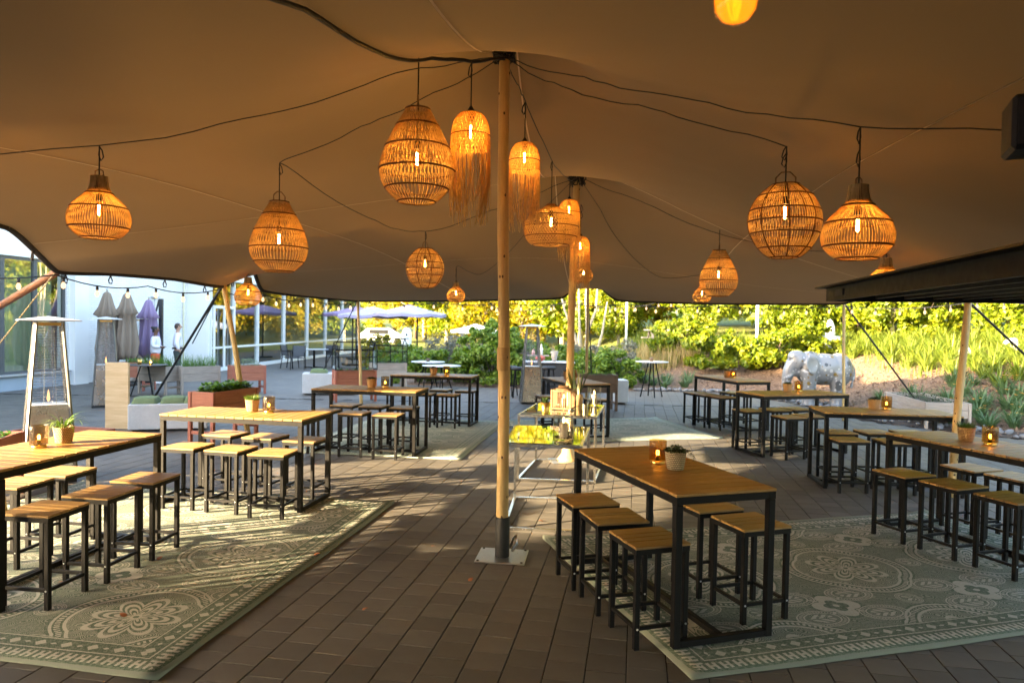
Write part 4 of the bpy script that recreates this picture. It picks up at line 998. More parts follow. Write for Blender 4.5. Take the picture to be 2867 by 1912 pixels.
# ------------------------------------------------------------------ chrome and mirror tables with their things
def chrome_table(q, label):
    """q = four ground corners: front-left, front-right, back-right, back-left"""
    H = .80; c = Vector((sum(p[0] for p in q)/4, sum(p[1] for p in q)/4, 0)); t = thing('chrome_console_table', label, 'table', tuple(c), 0, 'chrome mirror tables'); b = .028
    L = [Vector((p[0]-c.x, p[1]-c.y, 0)) for p in q]
    for p in L: part('leg', MB().box((p.x, p.y, H/2), (b, b, H-b*2-.002)), M['chrome'], t)
    for nm, z in (('top_rail', H-b/2), ('floor_rail', b/2)):
        for i in range(4):
            a, d_ = L[i], L[(i+1) % 4]; e = (d_-a).normalized()*(b/2 if i % 2 else -b/2)
            part(nm, MB().bar((a.x+e.x, a.y+e.y, z), (d_.x-e.x, d_.y-e.y, z), b), M['chrome'], t)
    s_ = lambda p: (p.x*(1-.02/max(.1, p.length)), p.y*(1-.02/max(.1, p.length)))
    part('mirror_top', MB().prism([s_(p) for p in L], H-.010, H-.004+.010), M['mirror'], t); return t
chrome_table([(-.04,6.48),(.64,6.40),(.84,7.58),(.06,7.62)], 'nearer chrome framed table with a mirrored top, beside the main pole')
chrome_table([(.10,8.55),(1.02,8.46),(1.28,9.72),(.36,9.78)], 'farther chrome framed table with a mirrored top, carrying a lantern and a snake plant')
MZ = .8075
def hurricane(x, y, r, h, ch, label):
    t = thing('hurricane_vase', label, 'candle holder', (x, y, MZ), 0, 'clear glass hurricane vases')
    part('glass', MB().lathe([(r*.98,.0),(r,.004),(r,h-.006),(r*1.02,h),(r*.955,h-.006),(r*.95,.016),(.002,.013)], 40, wob=lambda i, a: .016*math.sin(a*5+i)+.01*math.sin(a*11), caps=False), M['clear'], t, True)
    cn_ = part('candle', MB().lathe([(.040,.018),(.041,.022),(.041,ch-.004),(.036,ch),(.012,ch-.004),(.001,ch-.004)], 24), M['wax'], t, True)
    part('flame', MB().lathe([(.001,ch-.002),(.009,ch+.012),(.010,ch+.022),(.001,ch+.055)], 10), M['flame'], cn_, True)
    pb = MB(); rr = random.Random(4)
    for k in range(26):
        a = rr.uniform(0,6.28); q = r*rr.uniform(.5,.82); s_ = rr.uniform(.008,.014); pb.box((q*math.cos(a), q*math.sin(a), .022+rr.uniform(0,.012)), (s_*1.5, s_, s_), a, bev=.004)
    part('wood_chips', pb, M['darkbark'], t)
hurricane(.50,6.66,.098,.295,.165,'large clear glass vase with a white candle on the nearer chrome table')
hurricane(1.13,9.60,.092,.245,.15,'clear glass vase with a white candle at the far corner of the farther chrome table')
t = thing('gold_cup_plant', 'gold cup with a dark succulent on the farther chrome table', 'plant', (.42,8.66,MZ))
part('cup', MB().lathe([(.044,0),(.046,.004),(.058,.135),(.055,.135),(.052,.12)], 24), M['brass'], t, True); mb = MB(); rr = random.Random(9)
for k in range(90): a = rr.uniform(0,6.28); blade(mb, (.02*math.cos(a), .02*math.sin(a), .11+rr.uniform(0,.05)), a, rr.uniform(.03,.06), .009, .5, 3, rr.uniform(.2,1.3))
part('foliage', mb, M['darkleaf'], t)
t = thing('bamboo_lantern', 'square bamboo slat lantern with a candle on the farther chrome table', 'lantern', (.68,9.12,MZ), R(-20)); S = .27; H = .255
for sx in (-1,1):
    for sy in (-1,1): part('post', MB().box((sx*(S/2-.011), sy*(S/2-.011), H/2), (.022,.022,H), bev=.003), M['bamboo'], t)
for z in (.018, H-.012, ):
    for k in range(4): a = k*math.pi/2; part('rail', MB().box((math.sin(a)*(S/2-.011), -math.cos(a)*(S/2-.011), z), (S-.05,.018,.022), a), M['bamboo'], t)
sl = MB().box((0,0,0), (.007,.006,H-.05)).mesh('slat', M['bamboo'])
for k in range(4):
    a = k*math.pi/2
    for i in range(9): u_ = -S/2+.035+i*(S-.07)/8; obj('slat', sl, t, (math.cos(a)*u_+math.sin(a)*(S/2-.011), math.sin(a)*u_-math.cos(a)*(S/2-.011), H/2+.003), a)
part('lid', MB().box((0,0,H+.008), (S*.62,S*.62,.016)), M['bamboo'], t); part('handle', MB().box((0,0,H+.034), (S*.5,.05,.03), bev=.012), M['bamboo'], t); part('floor', MB().box((0,0,.004), (S-.05,S-.05,.006)), M['bamboo'], t)
cn_ = part('candle', MB().lathe([(.035,.008),(.036,.14),(.03,.143),(.001,.14)], 20), M['wax'], t, True); part('flame', MB().lathe([(.001,.14),(.008,.152),(.001,.19)], 8), M['flame'], cn_)
t = thing('snake_plant', 'tall snake plant in a woven basket on the farther chrome table', 'plant', (.88,9.55,MZ))
part('basket', MB().lathe([(.075,0),(.085,.01),(.095,.09),(.088,.15),(.08,.15),(.07,.12)], 26), M['basket'], t, True); mb = MB(); rr = random.Random(12)
for k in range(15): a = rr.uniform(0,6.28); blade(mb, (.035*math.cos(a), .035*math.sin(a), .11), a, rr.uniform(.26,.56), .022, rr.uniform(-.15,.25), 7, rr.uniform(1.15,1.5))
part('foliage', mb, M['snakeleaf'], t)
# fallen leaves
M['dryleaf'] = plain('dry_leaf', (0.28,0.09,0.025), 0.7)
lf = MB(); blade(lf, (0,0,.002), 0, .055, .017, .9, 5, .5); lfm = lf.mesh('fallen_leaf', M['dryleaf']); rr = random.Random(8)
for k, (x, y) in enumerate([(-2.72,5.45),(-1.55,5.62),(-3.25,5.35),(-3.18,4.95),(-.62,5.95),(.33,6.75),(-.28,5.15),(-.95,4.6),(2.35,6.6),(-2.4,4.4),(.6,7.3),(.42,6.1)]):
    o = obj('fallen_leaf', lfm, None, (x, y, .016 if x < -1.3 else .004), rr.uniform(0,6.28)); o.scale = (rr.uniform(.7,1.2),)*3; tag(o, 'small curled dry brown leaf lying on the floor', 'leaf', 'fallen leaves')
# ------------------------------------------------------------------ patio heaters
def make_heater():
    t = thing('patio_heater', '', 'heater', group='pyramid patio heaters'); H = 1.82
    b = .255; tp = .125; zb = .88; at = lambda z: b+(tp-b)*z/H
    part('base', MB().box((0,0,.02), (b*2,b*2,.04)), M['rubber'], t)
    for sx in (-1,1):
        for sy in (-1,1): part('corner_post', MB().bar((sx*b, sy*b, .04), (sx*tp, sy*tp, H), .026), M['post'], t)
    for k in range(4):
        a = k*math.pi/2; mb = MB(); q = .006
        def pt(u_, z): r_ = at(z)-q; x, y = u_*r_, -r_; return (x*math.cos(a)-y*math.sin(a), x*math.sin(a)+y*math.cos(a), z)
        mb.quad(pt(-.94,.05), pt(.94,.05), pt(.94,zb), pt(-.94,zb)); part('panel', mb, M['stainless'], t)
        g_ = MB(); n = 30
        for i in range(n): z = zb+.03+(H-.07-zb)*i/(n-1); g_.tube([pt(-.96,z), pt(.96,z)], .0022, 4, False)
        for u_ in (-.33,.33): g_.tube([pt(u_,zb), pt(u_,H-.03)], .0022, 4, False)
        part('grille', g_, M['stainless'], t)
    part('burner_deck', MB().box((0,0,zb), (at(zb)*1.9, at(zb)*1.9, .012)), M['alu'], t)
    part('glass_tube', MB().lathe([(.055,zb+.01),(.055,H-.06)], 20, caps=False), M['heatglass'], t, True)
    fl_ = MB().lathe([(.006,zb+.03),(.016,zb+.06),(.011,zb+.11),(.001,zb+.17)], 10); part('flame', fl_, emit('heater_flame', (1.0,.45,.15), .35), t, True)
    part('collar', MB().box((0,0,H-.02), (tp*2.1,tp*2.1,.035)), M['brass'], t)
    w = .30; zt = H+.025; mb = MB(); mb.v = [(-w,-w,zt),(w,-w,zt),(w,w,zt),(-w,w,zt),(0,0,zt+.045),(-w,-w,zt-.012),(w,-w,zt-.012),(w,w,zt-.012),(-w,w,zt-.012),(0,0,zt+.028)]
    for f_ in [(0,1,4),(1,2,4),(2,3,4),(3,0,4),(6,5,9),(7,6,9),(8,7,9),(5,8,9),(5,6,1,0),(6,7,2,1),(7,8,3,2),(8,5,0,3)]: mb.face(f_)
    part('reflector', mb, M['alu'], t)
    for s_ in (-1,1):
        o_ = part('wheel', MB().lathe([(.045,-.012),(.05,-.008),(.05,.008),(.045,.012)], 16), M['rubber'], t, True, (s_*.17, b+.02, .05)); o_.rotation_euler = (0, math.pi/2, 0)
    return t
h0 = make_heater(); h0.location = (-5.32,8.12,0); h0.rotation_euler = (0,0,R(38)); h0['label'] = 'nearest pyramid patio heater, at the left edge behind the left table'
dup(h0, (-8.55,14.9,0), R(30), 'pyramid patio heater behind the plywood board'); dup(h0, (-10.9,20.6,0), R(25), 'farthest pyramid patio heater beside the purple folded parasol'); dup(h0, (.48,16.95,0), R(5), 'pyramid patio heater in the centre, in front of the bar')

# ------------------------------------------------------------------ planters, benches
def foliage_box(kind, w, d_, z, n, seed, mat, hgt=.14):
    mb = MB(); rr = random.Random(seed)
    for i in range(n):
        x, y = rr.uniform(-w/2,w/2), rr.uniform(-d_/2,d_/2)
        if kind == 'grass': blade(mb, (x, y, z), rr.uniform(0,6.28), rr.uniform(.5,1.2)*hgt, .004, rr.uniform(.2,1.3), 4, rr.uniform(1.0,1.5))
        elif kind == 'lettuce': blade(mb, (x, y, z+rr.uniform(0,.5)*hgt), rr.uniform(0,6.28), rr.uniform(.05,.09), .032, 1.4, 4, rr.uniform(.1,1.4))
        else: blade(mb, (x, y, z+rr.uniform(0,1)*hgt*(1-(2*x/w)**4)), rr.uniform(0,6.28), rr.uniform(.03,.055), .010, .8, 2, rr.uniform(-.2,1.3))
    return mb
def planter(loc, rz, w, d_, label, mats=('cedar','cedar_leg'), top=.74, bh=.38, plant=None, seed=1, stretch=True):
    t = thing('raised_planter', label, 'planter', loc, rz, 'raised planters on legs'); wb, wl_ = M[mats[0]], M[mats[1]]; b = .055
    for k in range(2):
        z = top-bh+bh*(k+.5)/2
        for s_ in (-1,1):
            part('board', MB().box((0, s_*(d_/2-.013), z), (w-.01, .024, bh/2-.004), bev=.003), wb, t)
            o_ = part('board', MB().box((0,0,0), (d_-.06, .024, bh/2-.004), bev=.003), wb, t, False, (s_*(w/2-.013), 0, z), math.pi/2)
    for sx in (-1,1):
        for sy in (-1,1): part('leg', MB().box((sx*(w/2-b/2+.012), sy*(d_/2-b/2+.012), top/2-.002), (b,b,top-.004), bev=.004), wl_, t)
    if stretch:
        for sx in (-1,1): part('stretcher', MB().box((sx*(w/2-b/2+.012),0,.17), (.035,d_-b-.03,.05)), wl_, t)
    part('soil', MB().box((0,0,top-.09), (w-.08,d_-.08,.05)), M['soil'], t)
    if plant: part('foliage', foliage_box(plant[0], w-.12, d_-.12, top-.06, plant[1], seed, None, plant[3] if len(plant) > 3 else .14), M[plant[2]], t)
    return t
planter((-4.50,11.10,0), R(73), 1.05, .44, 'red cedar planter of bright lettuce beside the leaning tent pole', top=.79, bh=.42, plant=('lettuce',900,'herb',.30), seed=3)
planter((-6.72,17.95,0), R(35), .80, .5, 'red cedar planter of pale sage in front of the glass door', top=.72, plant=('leaf',620,'palegreen',.22), seed=4)
planter((-8.75,17.55,0), R(-18), .85, .45, 'left grey weathered planter of long grass behind the dark round table', ('greywood','greyleg'), .70, .38, ('grass',420,'herb',.38), 5)
planter((-7.85,17.75,0), R(38), .90, .45, 'right grey weathered planter of long grass behind the guy strap', ('greywood','greyleg'), .70, .38, ('grass',420,'herb',.38), 6)
planter((-9.75,18.35,0), R(-10), .80, .45, 'red cedar planter of herbs behind the plywood board', top=.72, plant=('leaf',560,'herb',.16), seed=7)
planter((-5.55,7.15,0), R(12), .85, .6, 'red cedar planter cut off by the left edge behind the left table', top=.66, bh=.42, plant=('lettuce',200,'herb'), seed=8)
pe = planter((-3.72,16.75,0), R(24), .95, .42, 'red cedar planter with a black framed glass cold frame on top', top=.74, bh=.40, plant=('lettuce',200,'herb',.1), seed=9)
pf = planter((-3.35,19.2,0), R(24), .9, .45, 'grey wood planter with a glass cold frame behind the red one', ('greywood','greyleg'), .78, .40, ('lettuce',160,'herb',.1), 10)
def cold_frame(p, w, d_, z, label):
    t = thing('cold_frame', label, 'greenhouse', p.location[:2]+(z,), p.rotation_euler[2], 'glass cold frames'); r_ = .009
    h1, h2 = .30, .64
    A_ = [(-w/2,-d_/2),(w/2,-d_/2),(w/2,d_/2),(-w/2,d_/2)]
    bars = [((a[0],a[1],.01),(b[0],b[1],.01)) for a, b in zip(A_, A_[1:]+A_[:1])]+[((a[0],a[1],.01),(a[0],a[1],h1+.16)) for a in A_]+[((-w/2,-d_/2,h1+.16),(w/2,-d_/2,h1+.16)),((-w/2,d_/2,h1+.16),(w/2,d_/2,h1+.16)),((-w/2,d_*.05,h2),(w/2,d_*.05,h2)),((0,-d_/2,.01),(0,-d_/2,h1+.16)),((-w/2,-d_/2,h1),(w/2,-d_/2,h1))]
    for sx in (-1,1): bars += [((sx*w/2,-d_/2,h1+.16),(sx*w/2,d_*.05,h2)),((sx*w/2,d_/2,h1+.16),(sx*w/2,d_*.05,h2))]
    # lid panel propped open on the far side
    bars += [((-w/2,d_*.05,h2),(-w/2-.02,-d_*.85,h2+.02)),((w/2,d_*.05,h2),(w/2-.02,-d_*.85,h2+.02)),((-w/2-.02,-d_*.85,h2+.02),(w/2-.02,-d_*.85,h2+.02))]
    for a, b in bars: part('frame_bar', MB().bar(a, b, r_*2), M['black'], t)
    def pane(*q): mb = MB(); mb.quad(*q); part('pane', mb, M['coldpane'], t)
    for s_ in (-1,1): pane((-w/2,s_*d_/2,.02),(w/2,s_*d_/2,.02),(w/2,s_*d_/2,h1+.15),(-w/2,s_*d_/2,h1+.15))
    for s_ in (-1,1): pane((s_*w/2,-d_/2,.02),(s_*w/2,d_/2,.02),(s_*w/2,d_/2,h1+.15),(s_*w/2,-d_/2,h1+.15))
    pane((-w/2,d_/2,h1+.16),(w/2,d_/2,h1+.16),(w/2,d_*.05,h2),(-w/2,d_*.05,h2)); pane((-w/2,d_*.05,h2+.004),(w/2,d_*.05,h2+.004),(w/2-.02,-d_*.85,h2+.024),(-w/2-.02,-d_*.85,h2+.024))
    return t
cold_frame(pe, .97, .46, .745, 'glass cold frame with black bars on the red cedar planter'); cold_frame(pf, .92, .46, .785, 'glass cold frame with black bars on the grey wood planter behind')
planter((1.75,15.75,0), R(8), 1.15, .42, 'long brown wooden planter behind the far middle table', ('brownwood','brownwood'), .80, .40, ('leaf',260,'herb',.10), 11)
def bench(loc, rz, w, d_, h_, label, cushions, cs=(.42,.42)):
    o_ = part('concrete_bench', MB().box((0,0,h_/2+.02), (w,d_,h_-.04), bev=.012), M['concrete'], None, False, loc, rz); tag(o_, label, 'bench', 'concrete block benches')
    part('recessed_base', MB().box((0,0,.01), (w-.12,d_-.12,.0195)), M['rubber'], o_)
    c, s_ = math.cos(rz), math.sin(rz)
    for i, (u_, v_, lab) in enumerate(cushions):
        mb = MB(); n = 14
        for a_ in range(n+1):
            for b_ in range(n+1):
                x, y = a_/n*2-1, b_/n*2-1; e = (1-abs(x)**5)*(1-abs(y)**5); tuft = sum(math.exp(-((x-tx)**2+(y-ty)**2)*28) for tx in (-.5,0.02,.5) for ty in (-.5,0.02,.5))
                mb.v.append((x*cs[0]/2*(1-.04*abs(y)), y*cs[1]/2*(1-.04*abs(x)), (.004+.115*max(e,0)**.4-.05*tuft*max(e,0))))
        for a_ in range(n):
            for b_ in range(n): k = a_*(n+1)+b_; mb.face((k, k+n+1, k+n+2, k+1))
        k0 = len(mb.v); mb.v += [(-cs[0]/2,-cs[1]/2,.002),(cs[0]/2,-cs[1]/2,.002),(cs[0]/2,cs[1]/2,.002),(-cs[0]/2,cs[1]/2,.002)]; mb.face((k0,k0+3,k0+2,k0+1))
        o2 = part('seat_cushion', mb, M['greencush'], None, True, (loc[0]+u_*c-v_*s_, loc[1]+u_*s_+v_*c, h_+.001), rz+random.uniform(-.05,.05)); tag(o2, lab, 'cushion', 'green tufted cushions')
bench((-5.78,11.98,0), R(18), 1.20, .52, .46, 'grey concrete bench in front of the plywood board', [(-.36,0,'green tufted cushion at the left end of the grey bench'),(.06,0,'green tufted cushion in the middle of the grey bench'),(.42,.0,'green tufted cushion at the right end of the grey bench by the lettuce')], (.40,.46))
bench((-4.65,18.15,0), R(12), 1.35, .5, .55, 'white concrete bench beside the cold frame planter', [(-.28,0,'single green tufted cushion on the white bench')], (.44,.44))
bench((2.66,17.25,0), R(4), .30, .5, .58, 'small white concrete block behind the brown planter', [])
o = part('plywood_board', MB().box((-.0,0,.56), (.41,.045,1.12), bev=.003), M['ply'], None, False, (-6.66,11.95,0), R(-4)); tag(o, 'upright pale plywood board standing behind the concrete bench', 'board')
t = thing('sand_box_frame', 'low wooden frame lying on the paving behind the left table', 'planter', (-7.0,11.0,0), R(-12))
for x, y, w_, a in ((0,-.35,1.3,0),(0,.35,1.3,0),(-.63,0,.66,90),(.63,0,.66,90)): part('plank', MB().box((0,0,.06), (w_,.035,.12)), M['cedar'], t, False, (x,y,0), R(a))

# ------------------------------------------------------------------ round tables, bar, chairs
def round_table(loc, r, h_, mat, label, legs=3, tilt=.16):
    t = thing('round_bistro_table', label, 'table', loc, random.uniform(0,2), 'round bistro tables')
    part('top', MB().lathe([(r*.97,h_-.02),(r,h_-.016),(r,h_-.003),(r*.99,h_)], 40), M[mat], t, True); part('plate', MB().lathe([(.12,h_-.034),(.12,h_-.021)], 16), M['black'], t)
    for k in range(legs): a = 6.283*k/legs; part('leg', MB().bar((.10*math.cos(a),.10*math.sin(a),h_-.03), ((.10+tilt)*math.cos(a),(.10+tilt)*math.sin(a),0), .028), M['black'], t)
    return t
round_table((-8.80,17.0,0), .50, .76, 'darktop', 'dark round bistro table behind the guy strap', 3, .22); round_table((-1.98,20.0,0), .55, .68, 'greytop', 'nearer pale round table in front of the hedge', 4, .2)
round_table((-2.45,20.75,0), .50, .74, 'greytop', 'farther pale round table in front of the hedge', 4, .2); round_table((3.76,18.95,0), .44, .95, 'greytop', 'tall pale round table in front of the hedge on the right', 4, .2)
def tumbler(loc, r, h_, mat, label, cat='cup', plant=False, lit=False):
    t = thing('table_cup', label, cat, loc); part('cup', MB().lathe([(r*.8,0),(r,h_),(r*.9,h_-.004),(r*.75,.01)], 16), M[mat], t, True)
    if plant: mb = MB(); [blade(mb, (0,0,h_*.8), random.uniform(0,6.28), .06, .01, .8, 3, random.uniform(.3,1.4)) for _ in range(50)]; part('foliage', mb, M['herb'], t)
    if lit: part('flame', MB().lathe([(.001,h_*.3),(.014,h_*.5),(.001,h_*.85)], 8), M['led'], t)
tumbler((-8.92,16.95,.761), .055, .13, 'brass', 'gold cup with a small plant on the dark round table', 'plant', True); tumbler((-8.65,16.95,.761), .05, .10, 'amber', 'small amber candle cup on the dark round table', 'candle holder', False, True)
tumbler((-2.45,20.7,.741), .06, .10, 'darkbark', 'brown cup on the farther pale round table'); tumbler((3.74,18.9,.951), .06, .10, 'amber', 'amber candle cup on the tall round table', 'candle holder')
def bar_stool_round(loc, label):
    t = thing('round_bar_stool', label, 'stool', loc, random.uniform(0,1), 'black round bar stools')
    part('seat', MB().lathe([(.17,.70),(.185,.72),(.185,.76),(.165,.785),(.001,.79)], 24), M['rubber'], t, True)
    for k in range(4): a = .785+k*1.5708; part('leg', MB().bar((.12*math.cos(a),.12*math.sin(a),.70), (.19*math.cos(a),.19*math.sin(a),0), .026), M['black'], t)
    part('foot_ring', MB().tube([(.17*math.cos(6.283*i/20), .17*math.sin(6.283*i/20), .27) for i in range(21)], .011, 6, False), M['black'], t)
bar_stool_round((-.02,18.6,0), 'leftmost black round bar stool near the hedge'); bar_stool_round((.18,18.15,0), 'black round bar stool just left of the centre heater'); bar_stool_round((.98,18.6,0), 'black round bar stool just right of the centre heater')
t = thing('outdoor_bar', 'dark outdoor bar counter with a pale top behind the centre heater', 'bar', (1.02,19.45,0), R(-3))
part('counter_panel', MB().box((0,0,.42), (1.30,.5,.84), bev=.006), M['darkbar'], t); part('counter_top', MB().box((0,0,.862), (1.42,.6,.035), bev=.006), M['greytop'], t); part('back_shelf', MB().box((-.3,.22,1.02), (.62,.16,.03)), M['greywood'], t); part('shelf_support', MB().box((-.3,.24,.945), (.04,.08,.128)), M['black'], t)
def bottle(x, y, z, r, h_, col, label, cat='bottle'):
    o_ = part('bottle', MB().lathe([(r,0),(r,h_*.6),(r*.4,h_*.78),(r*.4,h_),(r*.3,h_)], 14), plain('bottle_glass', col, .25), None, True, (x, y, z)); tag(o_, label, cat, 'things on the bar')
bottle(.82,19.66,1.036,.045,.30,(.75,.78,.76),'white bottle with green label on the bar shelf'); bottle(.60,19.66,1.036,.05,.16,(.55,.30,.28),'small reddish jar on the bar shelf','jar')
o = part('wooden_cone_vase', MB().lathe([(.05,0),(.06,.02),(.11,.28),(.10,.28)], 20), M['greywood'], None, True, (1.17,19.4,.881)); tag(o, 'flared pale wooden vase on the bar', 'vase'); 
o = part('fruit_bowl', MB().lathe([(.05,0),(.13,.06),(.14,.10),(.11,.13),(.05,.16),(.001,.165)], 20), plain('red_fruit', (.42,.08,.05), .5, 0, .5, 20), None, True, (.78,19.3,.881)); tag(o, 'bowl of red fruit on the bar', 'bowl')
def chair(loc, rz, label):
    t = thing('garden_chair', label, 'chair', loc, rz, 'charcoal garden chairs'); part('seat', MB().box((0,0,.44), (.46,.44,.02), bev=.006), M['chairmesh'], t)
    o_ = part('backrest', MB().box((0,0,0), (.44,.018,.42), bev=.005), M['chairmesh'], t, False, (0,.25,.69)); o_.rotation_euler = (-.18,0,0)
    for sx in (-1,1):
        part('leg', MB().bar((sx*.24,-.20,.43),(sx*.25,-.25,0),.026), M['black'], t); part('leg', MB().bar((sx*.24,.20,.43),(sx*.25,.27,0),.026), M['black'], t)
        part('armrest', MB().bar((sx*.25,-.22,.65),(sx*.25,.24,.68),.03), M['black'], t); part('arm_post', MB().bar((sx*.25,-.22,.42),(sx*.25,-.22,.65),.022), M['black'], t); part('back_post', MB().bar((sx*.235,.20,.43),(sx*.235,.29,.90),.024), M['black'], t)
for x, y, a, lab in ((-8.15,27.0,10,'charcoal garden chair nearest the glass facade, its back to us'),(-8.65,27.6,80,'charcoal garden chair side-on at the left of the far table'),(-7.05,27.8,-75,'charcoal garden chair right of the far table'),(-7.3,28.8,190,'charcoal garden chair behind the far table'),(-5.9,28.2,20,'charcoal garden chair seen through the cold frame'),(-5.3,29.2,-60,'second charcoal garden chair seen through the cold frame')): chair((x,y,0), R(a), lab)
t = thing('terrace_table', 'far terrace table with a pale top among charcoal chairs', 'table', (-7.85,28.1,0)); part('top', MB().lathe([(.55,.72),(.56,.74),(.001,.742)], 36), M['greytop'], t); part('column', MB().box((0,0,.36), (.07,.07,.72)), M['black'], t)
for k in range(2): part('foot', MB().box((0,0,.02), (.75,.06,.03), k*1.57), M['black'], t)
round_table((-5.5,28.7,0), .5, .73, 'greytop', 'second far terrace table seen through the cold frame', 4, .15)

# ------------------------------------------------------------------ parasols
def folded_parasol(loc, top, bot, r, mat, label, seed):
    t = thing('folded_parasol', label, 'parasol', loc, 0, 'folded parasols'); rr = random.Random(seed); ph = rr.uniform(0,6); mb = MB(); seg = 56; L = top-bot
    prof = [(.04,top),(.09,top-.05),(.17,top-.20*L),(.25,top-.30*L),(.18,top-.33*L),(.20,top-.52*L),(.25,top-.75*L),(.22,top-.92*L),(.16,bot),(.06,bot+.01)]
    sk = rr.uniform(-.03,.03)
    mb.lathe(prof, seg, (0,0,0), lambda i, a: (.30*math.sin(a*8+ph+i*.25)+.12*math.sin(a*3+i))*min(1, i*.35), False)
    part('canopy', mb, M[mat], t, True); part('mast', MB().tube([(0,0,0),(0,0,top+.05)], .024, 10), M['greyleg'], t, True); part('foot', MB().box((0,0,.035), (.5,.5,.07), bev=.01), M['rubber'], t)
    part('finial', MB().lathe([(.02,top+.05),(.028,top+.07),(.005,top+.11)], 10), M['steel'], t, True)
folded_parasol((-11.02,19.25,0), 2.56, .50, 1, 'taupe', 'left taupe folded parasol in front of the white wall', 1); folded_parasol((-10.62,19.5,0), 2.54, .72, 1, 'taupe', 'right taupe folded parasol in front of the white wall', 2)
folded_parasol((-10.58,20.6,0), 2.40, .70, .8, 'purple', 'purple folded parasol against the white wall', 3)
t = thing('cantilever_mast', 'dark cantilever parasol mast beside the woman', 'parasol', (-10.42,21.0,0)); part('mast', MB().box((0,0,1.22), (.10,.10,2.44)), M['darkbar'], t); part('strut', MB().bar((-.05,-.02,2.42),(-.34,-.05,1.2),.04), M['darkbar'], t); part('foot', MB().box((0,0,.03), (.8,.8,.06)), M['rubber'], t)
def parasol(loc, r, zt, mat, label, off=(.0,0), seed=0):
    t = thing('open_parasol', label, 'parasol', loc, 0.35+seed, 'open terrace parasols'); mb = MB(); n = 8; zr = zt-.42; c0 = len(mb.v); mb.v.append((0,0,zt))
    ring = lambda R_, z, s_: [mb.v.append((R_*math.cos(6.283*i/n/2), R_*math.sin(6.283*i/n/2), z-(s_ if i % 2 else 0))) for i in range(n*2)]
    i0 = len(mb.v); ring(r*.5, zt-.20, .02); i1 = len(mb.v); ring(r, zr, -.05); i2 = len(mb.v); ring(r, zr-.12, -.05); m = n*2
    for i in range(m):
        j = (i+1) % m; mb.face((c0, i0+i, i0+j)); mb.face((i0+i, i1+i, i1+j, i0+j)); mb.face((i1+i, i2+i, i2+j, i1+j))
    part('canopy', mb, M[mat], t); part('mast', MB().tube([(off[0],off[1],0),(off[0],off[1],zt-.05)], .035, 8), M['darkbar'], t, True)
    for i in range(n): a = 6.283*i/n; part('rib', MB().bar((0,0,zt-.3),(r*.9*math.cos(a),r*.9*math.sin(a),zr-.005),.018), M['darkbar'], t)
    part('foot', MB().box((off[0],off[1],.04), (.7,.7,.08)), M['rubber'], t)
parasol((-4.3,29.5,0), 1.55, 2.60, 'lilac', 'lilac open parasol right of the slim leaning pole', (.35,0), 0); parasol((-6.0,30.5,0), 1.5, 2.52, 'lilac', 'lilac open parasol left of the slim leaning pole, by the glass facade', (-.9,0), .2)
parasol((-2.0,39,float(hz(-2.0,39))), 1.4, 1.75, 'offwhite', 'white open parasol far back above the leafy shrub', (0,0), .1); parasol((-7.6,34.5,0), 1.6, 2.6, 'purple', 'purple open parasol near the far end of the glass facade', (0,0), .3)

